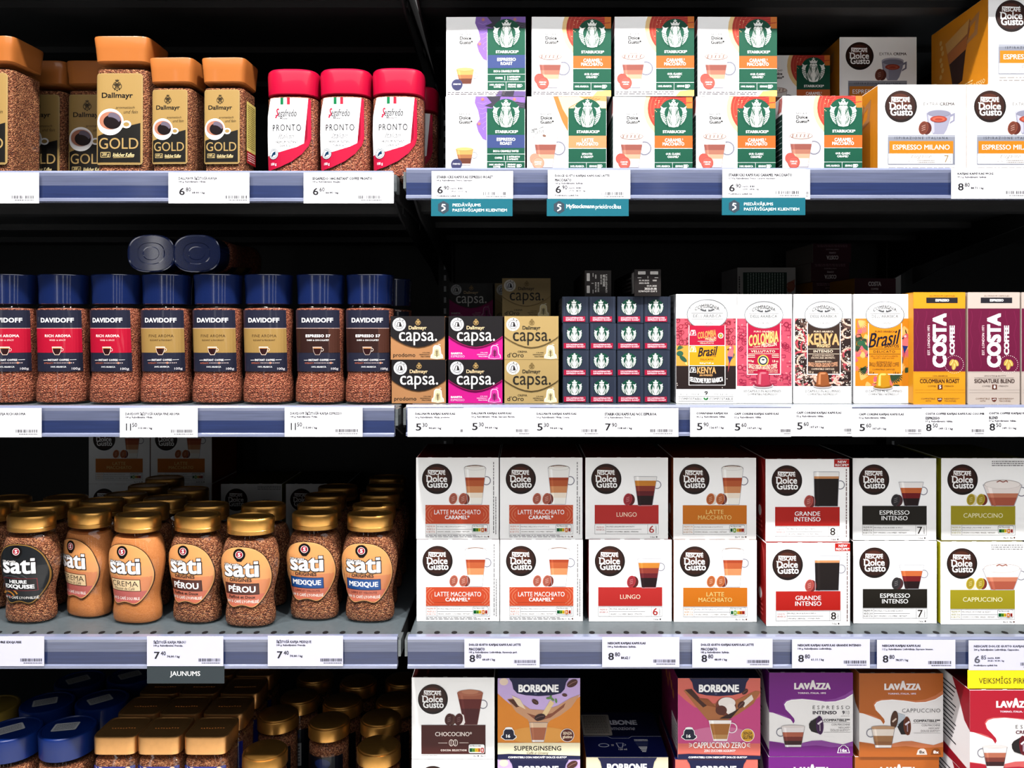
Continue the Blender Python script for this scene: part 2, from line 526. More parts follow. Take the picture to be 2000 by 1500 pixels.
def crest(a, cx, cy, w, h, col, l=4):
    a.ring(cx, cy - h * .02, w * .20, w * .06, col, l, ry=h * .30, n=12)
    a.d(cx, cy + h * .02, w * .10, col, l, ry=h * .20, n=10)
    for s in (-1, 1):
        a.ring(cx + s * w * .30, cy + h * .10, w * .16, w * .07, col, l, ry=h * .2, n=10)
        a.ring(cx + s * w * .22, cy - h * .1, w * .12, w * .06, col, l, ry=h * .14, n=8)
        a.d(cx + s * w * .22, cy + h * .36, w * .09, col, l, n=8)
    a.d(cx, cy + h * .44, w * .09, col, l, n=8)
    a.p([(cx - w * .18, cy - h * .34), (cx - w * .2, cy - h * .46), (cx - w * .06, cy - h * .40), (cx, cy - h * .52), (cx + w * .06, cy - h * .40), (cx + w * .2, cy - h * .46), (cx + w * .18, cy - h * .34)], col, l)

def bean(a, cx, cy, r, rot, col=(92, 42, 32), l=4):
    a.d(cx, cy, r, col, l, ry=r * .6, n=16, rot=rot)
    a.ln([(cx - .8 * r * math.cos(rot), cy - .8 * r * math.sin(rot)), (cx + .1 * r * math.sin(rot), cy - .1 * r * math.cos(rot)), (cx + .8 * r * math.cos(rot), cy + .8 * r * math.sin(rot))], r * .12, tuple(min(255, x + 70) for x in col), l + 1)

# ------------------------------------------------------------------ cartons
def carton(name, W, H, Dp, cf, cs, ct, cb=None, bevel=0.0009, flap=True):
    """folded box; origin at the foot of its front face, depth runs to +y"""
    bm = bmesh.new()
    mats = [mat(cf), mat(cs), mat(ct)]
    add_box(bm, -W / 2, 0, 0, W / 2, Dp, H, 1, bevel)
    bm.normal_update()
    for f in bm.faces:
        n = f.normal
        if n.y < -.9: f.material_index = 0
        elif n.z > .9: f.material_index = 2
        elif n.y < -.4: f.material_index = 0
    if flap:      # the tuck flap's edge and its slots on the top
        add_box(bm, -W / 2 + .001, .0015, H, W / 2 - .001, .004, H + .0003, 2)
        for k in range(4):
            x = -W * .36 + W * .24 * k
            add_box(bm, x, .0008, H - .0002, x + W * .05, .0016, H + .0004, 0)
    return bm_mesh(name, bm, mats)

PROTO = {}
def put(kind, make, name, label, cat, loc, rz=0.0, group=None):
    """first of a kind is built, the rest are copies of it and of each of its parts"""
    if kind not in PROTO:
        o = make(name); PROTO[kind] = o
    else:
        o = copy_tree(PROTO[kind])
    o.location = loc; o.rotation_euler = (0, 0, rz)
    for k in ('label', 'category', 'group', 'kind'):
        if k in o: del o[k]
    tag(o, label, cat, group)
    return o

def box_maker(W, H, Dp, art, cs, ct, cf=WHITE, side=None, top=None, flap=True, extra=None):
    def make(name):
        o = mesh_obj(name, carton(name, W, H, Dp, cf, cs, ct, flap=flap))
        mesh_obj('front_panel', art.mesh('front_panel'), o, (0, -.0001, 0))
        if side is not None: mesh_obj('side_panel', side.mesh('side_panel', 'side'), o, (-W / 2 - .0001, Dp / 2, 0))
        if top is not None: mesh_obj('top_panel', top.mesh('top_panel', 'top'), o, (0, 0, H + .0004))
        if extra: extra(o)
        return o
    return make

# --- white pod boxes with the round brown badge
DGW, DGH, DGD = .1212, .1196, .140
RED_SIDE = (176, 24, 30)
def dg_art(kind):
    a = Art(83, 662, 608, 1178, DGW, DGH)
    a.r(83, 662, 608, 1178, WHITE, 0)
    badge(a, 216, 797, 96)
    P = dict(
        caramel=dict(band=(246, 92, 52), txt=['LATTE MACCHIATO', 'CARAMEL*'], pods=2, pc=(226, 122, 98), pcup=(244, 240, 236), nut=3, cup='latte', tc=WHITE),
        lungo=dict(band=(232, 56, 52), txt=['LUNGO'], pods=1, pc=(220, 66, 78), pcup=(120, 40, 40), num='6', cup='lungo', tc=(255, 225, 200)),
        latte=dict(band=(240, 134, 24), txt=['LATTE', 'MACCHIATO'], pods=2, pc=(240, 130, 70), pcup=(235, 225, 215), nut=1, cup='latte', tc=(255, 214, 130)),
        grande=dict(band=(232, 36, 26), txt=['GRANDE', 'INTENSO'], pods=1, pc=(228, 100, 92), pcup=(150, 50, 50), num='8', cup='grande', tc=WHITE),
        intenso=dict(band=(40, 34, 24), txt=['ESPRESSO', 'INTENSO'], pods=1, pc=(70, 66, 70), pcup=(96, 52, 58), num='7', cup='espresso', tc=WHITE),
        cappuccino=dict(band=(186, 172, 30), txt=['CAPPUCCINO'], pods=2, pc=(214, 188, 50), pcup=(230, 222, 200), nut=3, cup='wide', tc=(246, 240, 190)),
    )[kind]
    band = P['band']
    # drink
    if P['cup'] == 'latte':
        top = (246, 244, 240)
        cup(a, 388, 527, 728, 412, 500, 958, [(0, .26, top), (.26, .34, (206, 84, 44)), (.34, .5, (222, 110, 62)), (.5, .68, (236, 158, 104)), (.68, .82, (246, 232, 214)), (.82, 1, (246, 244, 236))], 2, handle=1, hr=26, hy=808)
        a.d(457, 726, 68, (176, 168, 166), 3, ry=16); a.d(457, 727, 65, (244, 242, 238), 4, ry=14); a.d(457, 718, 36, (196, 186, 180), 5, ry=9); a.d(457, 720, 34, (240, 234, 228), 6, ry=8)
        a.ring(457, 722, 52, 3, (176, 120, 90), 7, ry=9, a0=200, a1=340, n=10)
    elif P['cup'] == 'lungo':
        cup(a, 392, 538, 782, 418, 508, 966, [(0, .14, (240, 238, 236)), (.14, .32, (232, 148, 52)), (.32, .5, (176, 70, 54)), (.5, .66, (130, 34, 44)), (.66, 1, (44, 16, 20))], 2, handle=1, hr=24, hy=834)
    elif P['cup'] == 'grande':
        cup(a, 385, 545, 742, 390, 536, 958, [(0, .13, (242, 240, 238)), (.13, .2, (226, 158, 104)), (.2, 1, (34, 22, 20))], 2, handle=1, hr=26, hy=824)
    elif P['cup'] == 'espresso':
        cup(a, 372, 528, 812, 408, 494, 962, [(0, .24, (242, 238, 236)), (.24, .46, (232, 120, 62)), (.46, .68, (150, 28, 34)), (.68, 1, (44, 14, 18))], 2, handle=1, hr=24, hy=868)
    else:
        cup(a, 345, 590, 830, 398, 540, 962, [(0, .4, (240, 230, 226)), (.4, .6, (226, 140, 108)), (.6, 1, (206, 104, 78))], 2, handle=1, hr=28, hy=872)
        a.d(466, 826, 114, (190, 176, 172), 3, ry=28); a.d(466, 827, 111, (244, 236, 232), 4, ry=26)
        a.ln([(430, 812), (450, 803), (470, 812), (490, 803), (500, 812)], 6, (186, 96, 78), 6)
    if P['pods'] == 2:
        x = 318 if kind != 'cappuccino' else 268
        pod(a, x, 922, 36, P['pc'], 3, cup_col=P['pcup'])
        pod(a, x + 62, 922, 36, P['pc'], 3, cup_col=(150, 60, 44))
    else:
        pod(a, 352, 926, 38, P['pc'], 3, cup_col=P['pcup'])
    # name band
    a.r(142, 962, 548, 1081, band, 2)
    if kind == 'caramel':
        dk = (214, 70, 44); lt = (246, 140, 104)
        for k in range(9):
            for s in (-1, 1):
                x = 345 + s * (150 + 14 * k); 
                if k % 2 == 0:
                    a.clip = (142, 962, 548, 1081)
                    a.ring(345, 1021, 168 + 9 * k, 5, lt, 3, ry=62 + 7 * k, a0=(-35 if s > 0 else 145), a1=(35 if s > 0 else 215), n=10)
        a.clip = a.b
        a.r(183, 985, 510, 1058, band, 4)
    tc = P['tc']; tx = P['txt']
    if kind == 'caramel':
        a.t(tx[0], 198, 992, 492, 1021, tc, 6, res=3); a.t(tx[1], 266, 1027, 422, 1052, tc, 6, .02, res=3)
    elif len(tx) == 2:
        w = {'LATTE': 56, 'MACCHIATO': 106, 'GRANDE': 80, 'INTENSO': 82, 'ESPRESSO': 94}
        for q, y in ((tx[0], 990), (tx[1], 1025)):
            a.t(q, 345 - w[q], y, 345 + w[q], y + 27, tc, 6, .008, res=3)
    else:
        w = 64 if tx[0] == 'LUNGO' else 124
        a.t(tx[0], 345 - w, 1008, 345 + w, 1036, tc, 6, .004, res=3)
    # facts panel
    g = (168, 166, 170); tcol = (120, 116, 120)
    a.r(142, 1084, 548, 1086, g, 2); a.r(142, 1145, 548, 1147, g, 2); a.r(142, 1084, 144, 1147, g, 2); a.r(546, 1084, 548, 1147, g, 2)
    a.r(211, 1084, 213, 1147, g, 2); a.r(211, 1115, 440, 1117, g, 2)
    sm = tuple(int(x * .6 + 90) for x in band)
    if kind in ('grande', 'lungo'):
        a.t('100%' if kind == 'grande' else 'PREMIUM', 154, 1098, 200, 1109, sm, 3, res=1); a.t('ARABICA', 150, 1113, 204, 1124, sm, 3, res=1)
    else:
        for k, q in enumerate(('PREMIUM', 'ARABICA &', 'ROBUSTA')):
            a.t(q, 148, 1092 + 17 * k, 204, 1104 + 17 * k, sm, 3, res=1)
    prof = dict(caramel='MELLOW & VOLUPTUOUS', lungo='BALANCED & ROASTY', latte='SPECTACULAR & VOLUPTUOUS', grande='RICH & FLAVOURFUL', intenso='FULL-BODIED & SPICY', cappuccino='ROUND & SILKY')[kind]
    orig = dict(caramel='BRAZIL - COLOMBIA - VIETNAM', lungo='COLOMBIA - BRAZIL - ETHIOPIA', latte='BRAZIL - COLOMBIA - VIETNAM', grande='BRAZIL - HONDURAS', intenso='COLOMBIA - VIETNAM', cappuccino='COLOMBIA - BRAZIL - VIETNAM')[kind]
    xe = 216 + min(180, 9.2 * (len(prof) + 10))
    dk = (88, 80, 82) if 'num' in P else (150, 140, 132)
    a.t('PROFILE | ' + prof, 216, 1095, xe, 1106, dk, 3, res=1)
    o = ('KEY ORIGINS | ' if kind == 'intenso' else 'ORIGINS | ') + orig
    a.t(o, 216, 1127, 216 + min(204, 8 * len(o)), 1138, dk, 3, res=1)
    if 'num' in P:
        a.r(478, 1084, 480, 1147, g, 2)
        a.t(P['num'], 488, 1093, 520, 1138, band if kind == 'lungo' else (50, 36, 30), 4, .01, res=3)
        a.t('INTENSITY', 528, 1094, 536, 1138, tcol, 3, rot=90, res=1)
        a.t('16x', 496, 1158, 524, 1170, dk, 3, res=1); a.d(536, 1164, 5, dk, 3, n=10)
    else:
        nutri(a, 438, 1086, 538, 1137, P['nut'])
        a.t('8x', 474, 1157, 492, 1168, tcol, 3, res=1); a.d(500, 1162, 5, (214, 210, 206), 3, n=10)
        a.t('8x', 515, 1157, 532, 1168, tcol, 3, res=1); a.d(542, 1162, 5, (120, 60, 40), 3, n=10)
    if kind == 'caramel':
        a.micro(570, 690, 582, 1140, 1, (150, 148, 150), 3, 4, True); a.micro(584, 910, 596, 1150, 1, (150, 148, 150), 3, 5, True)
        a.micro(142, 1150, 470, 1168, 2, (160, 158, 160), 3, 3)
    if kind == 'grande':
        a.r(513, 664, 608, 712, band, 3)
        a.t('NEW', 536, 672, 590, 687, WHITE, 5, .02); a.t('RECIPE*', 520, 692, 604, 707, WHITE, 5, .02)
        a.micro(584, 724, 598, 1150, 1, (150, 120, 118), 3, 4, True)
    if kind == 'cappuccino':
        a.micro(400, 676, 600, 714, 3, (160, 158, 160), 3, 4)
    return a

def dg_box(kind):
    side = dict(caramel=(168, 22, 26), lungo=(190, 22, 40), latte=(196, 84, 20), grande=(196, 28, 26), intenso=(60, 48, 36), cappuccino=(190, 186, 20))[kind]
    top = dict(caramel=(150, 20, 22), lungo=(160, 24, 22), latte=(190, 76, 18), grande=(170, 24, 22), intenso=(44, 40, 38), cappuccino=(120, 112, 30))[kind]
    s = Art(0, 0, 140, 120, DGD, DGH)
    for k in range(5): s.ln([(118 + 3 * k, 4 + 2 * k), (130, 26 + 6 * k)], 1.6, tuple(min(255, x + 60) for x in side), 1)
    s.d(112, 80, 12, tuple(min(255, x + 45) for x in side), 1); s.d(112, 80, 8, WHITE, 2)
    s.micro(20, 92, 125, 112, 3, tuple(min(255, x + 70) for x in side), 1, 3)
    return box_maker(DGW, DGH, DGD, dg_art(kind), side, top, side=s)

# --- pod boxes with the green panel
SBW, SBH, SBD = .1135, .1135, .125
SBG = (0, 102, 74)
def sb_art(kind):
    a = Art(553, 110, 1083, 632, SBW, SBH)
    a.r(553, 110, 1083, 632, WHITE, 0)
    if kind == 'caramel':
        a.d(960, 190, 204, (252, 214, 150), 1); a.d(962, 188, 178, (226, 74, 58), 2, n=40)
        a.clip = (784, 110, 1083, 300)
        for k in range(6):
            a.ln([(800 + 20 * k, 120 + 12 * k), (1000 + 20 * k, 100 + 12 * k)], 5, (206, 44, 44), 3)
            a.ring(962, 188, 160 - 24 * k, 3, (240, 120, 90), 3, a0=150, a1=230, n=8)
        rnd = random.Random(3)
        for k in range(16): a.d(820 + rnd.random() * 60, 130 + rnd.random() * 130, 3, (250, 200, 150), 4, n=6)
        a.clip = a.b
        a.r(1040, 110, 1083, 188, (240, 134, 52), 3)
        a.p([(990, 598), (1083, 592), (1083, 632), (960, 632)], (252, 214, 110), 1)
    elif kind == 'espresso':
        sw = [(752, 110), (1083, 110), (1083, 190), (900, 215), (826, 215), (826, 400), (800, 388), (770, 340), (756, 290), (780, 258), (768, 200), (746, 150)]
        a.p(sw, (152, 112, 206), 1)
        a.p([(826, 110), (920, 110), (905, 175), (858, 182), (812, 170), (860, 150)], (70, 66, 84), 2)
        a.p([(990, 140), (1083, 150), (1083, 188), (1000, 188)], (70, 66, 84), 2)
        for k in range(6): a.ln([(764 + 9 * k, 150 + 36 * k), (800, 160 + 32 * k), (826, 150 + 30 * k)], 2.5, (186, 150, 232), 3)
        for k in range(3): a.ln([(985, 150 + 12 * k), (1030, 143 + 12 * k), (1083, 156 + 12 * k)], 2.5, (120, 110, 140), 3)
        for x, y in ((800, 128), (776, 288), (1012, 128)):
            for q in range(4):
                an = q * math.pi / 4
                a.ln([(x - 13 * math.cos(an), y - 13 * math.sin(an)), (x + 13 * math.cos(an), y + 13 * math.sin(an))], 3, (222, 140, 110), 4)
        a.p([(880, 632), (905, 596), (1083, 600), (1083, 632)], (120, 96, 160), 1)
        a.p([(930, 598), (1010, 596), (1000, 632), (920, 632)], (66, 62, 80), 2)
    else:
        a.p([(728, 110), (1083, 110), (1083, 200), (830, 210), (824, 340), (790, 280), (760, 190)], (242, 208, 160), 1)
        a.p([(728, 110), (760, 110), (790, 190), (826, 250), (826, 340), (786, 270), (752, 180)], (214, 132, 62), 2)
        a.p([(900, 110), (1083, 110), (1083, 140), (940, 128)], (226, 160, 96), 2)
        for k in range(5): a.ln([(830 + 30 * k, 185 - 6 * k), (960 + 20 * k, 112 + 3 * k)], 3, (170, 110, 60), 3)
    x0 = 829
    a.r(x0, 187, 1083 if kind == 'caramel' else 1081, 592, SBG, 4)
    cxp = 956
    a.d(cxp, 222, 97, SBG, 5, n=36)
    siren(a, cxp, 220, 94, SBG, l=6)
    a.t('STARBUCKS*', 884, 332, 1036, 351, WHITE, 9, .035, space=1.05)
    if kind == 'espresso':
        a.r(x0, 362, 1081, 448, (66, 86, 150), 5)
        a.t('ESPRESSO', 894, 381, 1018, 402, WHITE, 9, .02); a.t('ROAST', 917, 408, 996, 428, WHITE, 9, .02)
        a.t('RICH & CARAMELLY NOTES', 870, 462, 1040, 476, WHITE, 9, .02, res=1)
        a.r(x0, 487, 1081, 489, WHITE, 5); a.r(x0, 537, 1081, 539, WHITE, 5)
        a.t('COFFEE', 880, 507, 930, 520, WHITE, 9, .02, res=1); a.t('11', 942, 500, 966, 528, WHITE, 9, .0)
        a.t('INTENSITY/', 975, 501, 1048, 513, WHITE, 9, .02, res=1); a.t('INTENSITÉ', 975, 515, 1036, 528, WHITE, 9, .02, res=1)
        a.r(952, 539, 954, 592, WHITE, 5)
        a.t('100% ARABICA', 843, 552, 940, 564, WHITE, 9, .02, res=1); a.t('COFFEE', 870, 567, 918, 578, WHITE, 9, .02, res=1)
        a.t('SERVINGS/', 966, 552, 1020, 563, WHITE, 9, .02, res=1); a.t('PORTIONS', 966, 566, 1018, 577, WHITE, 9, .02, res=1)
        a.r(1027, 555, 1050, 575, WHITE, 5); a.ring(1053, 563, 7, 3, WHITE, 5, n=10)
    else:
        bc, l1, l2 = ((236, 112, 36), 'CARAMEL¹', 'MACCHIATO') if kind == 'caramel' else ((234, 150, 100), 'LATTE', 'MACCHIATO')
        a.r(x0, 368, 1083, 452, bc, 5)
        w = 58 if kind == 'caramel' else 36
        a.t(l1, 956 - w, 386, 956 + w + 4, 408, WHITE, 9, .02); a.t(l2, 883, 411, 1027, 433, WHITE, 9, .02)
        s1, s2 = ('OUR CLASSIC', 'CARAMEL²') if kind == 'caramel' else ('SMOOTH', '& CREAMY²')
        w1, w2 = (49, 38) if kind == 'caramel' else (34, 41)
        a.t(s1, 953 - w1, 481, 953 + w1, 495, WHITE, 9, .02, res=1); a.t(s2, 953 - w2, 500, 953 + w2, 514, WHITE, 9, .02, res=1)
        a.r(x0, 450, 1083, 452.5, WHITE, 6); a.r(x0, 543, 1083, 545, WHITE, 5); a.r(948, 545, 950, 592, WHITE, 5)
        a.t('100% ARABICA', 842, 562, 933, 575, WHITE, 9, .02, res=1); a.t('SERVINGS', 968, 562, 1018, 575, WHITE, 9, .02, res=1)
        a.r(1023, 558, 1045, 580, WHITE, 5); a.ring(1047, 566, 7, 3, WHITE, 5, n=10)
    a.t('by', 676, 203, 690, 214, INK, 3, res=1); a.t('NESCAFÉ*', 643, 216, 724, 231, INK, 3, .01)
    a.t('Dolce', 644, 238, 720, 260, (40, 36, 38), 3, .035); a.t('Gusto*', 641, 265, 732, 288, (40, 36, 38), 3, .035)
    if kind == 'espresso':
        a.d(700, 588, 70, (222, 222, 236), 1, ry=12)
        cup(a, 615, 742, 440, 646, 718, 562, [(0, .12, (238, 232, 226)), (.12, .42, (206, 164, 92)), (.42, .62, (184, 120, 74)), (.62, .9, (124, 64, 44)), (.9, 1, (200, 180, 176))], 3, handle=1, hr=20, hy=496)
        a.d(678, 440, 63, (232, 224, 214), 5, ry=13); a.d(678, 455, 56, (222, 184, 112), 5, ry=11)
        a.d(625, 556, 37, (78, 80, 128), 6); a.d(625, 556, 31, (66, 68, 116), 7); a.t('STARBUCKS', 600, 548, 650, 558, WHITE, 8, .01, res=1)
    else:
        if kind == 'caramel':
            pc = (228, 104, 92)
        else:
            pc = (226, 164, 138)
            a.t('NEW', 586, 318, 622, 336, INK, 3, .03, tilt=8); a.t('SLEEVE', 596, 334, 668, 352, INK, 3, .0, tilt=14)
            a.ln([(580, 346), (600, 340)], 3, INK, 3); a.ln([(636, 318), (664, 308)], 3, INK, 3)
        a.d(735, 584, 74, (196, 196, 216), 1, ry=14)
        cup(a, 596, 757, 372, 628, 722, 576, [(0, .26, (226, 220, 218)), (.26, .44, (170, 96, 84)), (.44, .58, (192, 126, 104)), (.58, .72, (222, 168, 138)), (.72, .9, (240, 216, 190)), (.9, 1, (206, 204, 214))], 3, rim=(168, 160, 166), handle=1, hr=42, hy=450, hcol=(146, 146, 162))
        a.d(677, 374, 80, (212, 204, 200), 5, ry=23); a.d(677, 372, 72, (234, 218, 206) if kind == 'caramel' else (250, 246, 242), 6, ry=19)
        if kind == 'caramel':
            for k in range(5):
                a.ln([(617 + 26 * k, 360), (607 + 26 * k + 16, 384)], 3.2, (140, 60, 44), 7); a.ln([(613 + 26 * k, 384), (612 + 26 * k + 16, 360)], 3.2, (140, 60, 44), 7)
            a.ring(677, 372, 74, 2.5, (150, 74, 56), 7, ry=20)
        else:
            bean(a, 668, 368, 13, .3, (130, 84, 64), 7)
        a.d(604, 518, 35, tuple(int(x * .93) for x in pc), 6); a.d(627, 546, 41, pc, 7); a.ring(627, 546, 36, 3, tuple(int(x * .85) for x in pc), 8)
        a.t('STARBUCKS', 603, 536, 650, 546, WHITE, 9, .01, res=1); a.t('CARAMEL' if kind == 'caramel' else 'LATTE', 608, 551, 646, 559, WHITE, 9, .01, res=1)
    a.micro(562, 600, 950, 624, 2, (120, 110, 120), 3, 7)
    return a

def sb_box(kind):
    s = Art(0, 0, 125, 114, SBD, SBH)
    s.r(0, 26, 125, 114, (10, 60, 52), 0)
    for k in range(6): s.ln([(104 + 3 * k, 22), (112 + 3 * k, 2)], 2, (220, 90, 80) if kind != 'espresso' else (150, 112, 206), 1)
    for k in range(9): s.r(6, 34 + 8 * k, 122, 34.8 + 8 * k, (180, 200, 196), 1)
    for k in range(7): s.r(8 + 17 * k, 30, 8.8 + 17 * k, 108, (140, 170, 164), 1)
    return box_maker(SBW, SBH, SBD, sb_art(kind), (236, 234, 236), (232, 230, 230), side=s)

# --- orange-sided pod boxes
MLW, MLH, MLD = .1252, .1276, .160
def milano_art():
    a = Art(530, 563, 1117, 1166, MLW, MLH)
    a.r(530, 563, 1117, 1166, WHITE, 0)
    badge(a, 682, 709, 107)
    a.t('EXTRA', 833, 682, 930, 703, (120, 112, 112), 3, -.004); a.t('CREMA', 940, 682, 1040, 703, (84, 66, 62), 3, .02)
    a.p([(850, 745), (1018, 745), (1010, 800), (985, 870), (968, 896), (895, 896), (872, 850), (856, 800)], (160, 160, 182), 2)
    a.p([(860, 760), (900, 760), (905, 880), (895, 890), (872, 850)], (184, 184, 202), 3)
    a.d(934, 746, 84, (190, 190, 206), 4, ry=24); a.d(934, 756, 76, (146, 146, 168), 5, ry=22)
    a.d(932, 794, 56, (190, 74, 56), 6, ry=22); a.d(932, 794, 42, (212, 104, 78), 7, ry=15); a.d(932, 796, 26, (190, 74, 56), 8, ry=8)
    a.p([(1008, 765), (1042, 750), (1040, 806), (1004, 828), (1008, 812), (1028, 800), (1030, 772), (1012, 780)], (150, 150, 174), 2)
    pod(a, 832, 852, 45, (150, 74, 54), 3, cup_col=(110, 44, 34))
    a.r(595, 899, 1043, 1100, (146, 150, 164), 1); a.r(595, 899, 1043, 915, (168, 172, 184), 2)
    a.t('ISPIRAZIONE ITALIANA', 640, 913, 995, 928, (92, 96, 108), 3, .01, space=1.5)
    a.r(605, 941, 1030, 1025, (232, 136, 16), 3)
    a.t('ESPRESSO MILANO', 628, 966, 1005, 999, WHITE, 6, .006, res=3)
    a.r(600, 1025, 1025, 1093, OFFW, 3)
    for k, q in enumerate(('ARABICA', '& ROBUSTA', 'SELECTION')): a.t(q, 614, 1040 + 16 * k, 668, 1051 + 16 * k, (190, 166, 110), 4, res=1)
    a.r(678, 1028, 680, 1092, (200, 196, 190), 4); a.r(950, 1028, 952, 1092, (200, 196, 190), 4); a.r(680, 1064, 950, 1066, (200, 196, 190), 4)
    a.t('Elegante', 748, 1030, 884, 1062, (150, 130, 92), 5, -.01, .45)
    a.t('ORIGINS |', 720, 1072, 780, 1086, (140, 130, 120), 5, res=1); a.micro(790, 1066, 905, 1090, 2, (160, 150, 140), 5, 4)
    a.t('7', 970, 1036, 1000, 1084, (170, 140, 84), 5, 0, res=3); a.t('INTENSITY', 1008, 1036, 1016, 1084, (150, 130, 100), 5, rot=90, res=1)
    a.micro(600, 1112, 1040, 1150, 2, (170, 166, 164), 2, 2)
    return a
def milano_box():
    s = Art(0, 0, 160, 128, MLD, MLH)
    s.p([(44, 30), (112, 16), (116, 24), (98, 70), (92, 102), (66, 106), (60, 84)], (176, 108, 60), 1)
    s.p([(44, 30), (112, 16), (106, 36), (50, 48)], (222, 166, 92), 2)
    s.p([(56, 66), (102, 58), (92, 102), (66, 106)], (66, 30, 22), 2)
    s.p([(50, 48), (106, 40), (102, 58), (56, 66)], (206, 120, 56), 2)
    s.p([(112, 22), (138, 14), (132, 46), (104, 52), (105, 46), (124, 40), (128, 24), (112, 30)], (200, 140, 84), 1)
    for k in range(7): s.d(30 + 3 * (k % 3), 24 + 9 * k, 4, (240, 190, 110), 1, n=10)
    s.d(20, 100, 11, (226, 208, 180), 1); s.d(20, 100, 8, (244, 236, 220), 2); s.r(6, 114, 34, 126, (214, 180, 120), 1)
    s.micro(50, 108, 120, 124, 4, (246, 214, 150), 1, 5)
    s.t('ESPRESSO', 108, 116, 152, 123, (250, 224, 170), 1, .01, res=1)
    return box_maker(MLW, MLH, MLD, milano_art(), (238, 150, 24), (236, 232, 228), side=s)

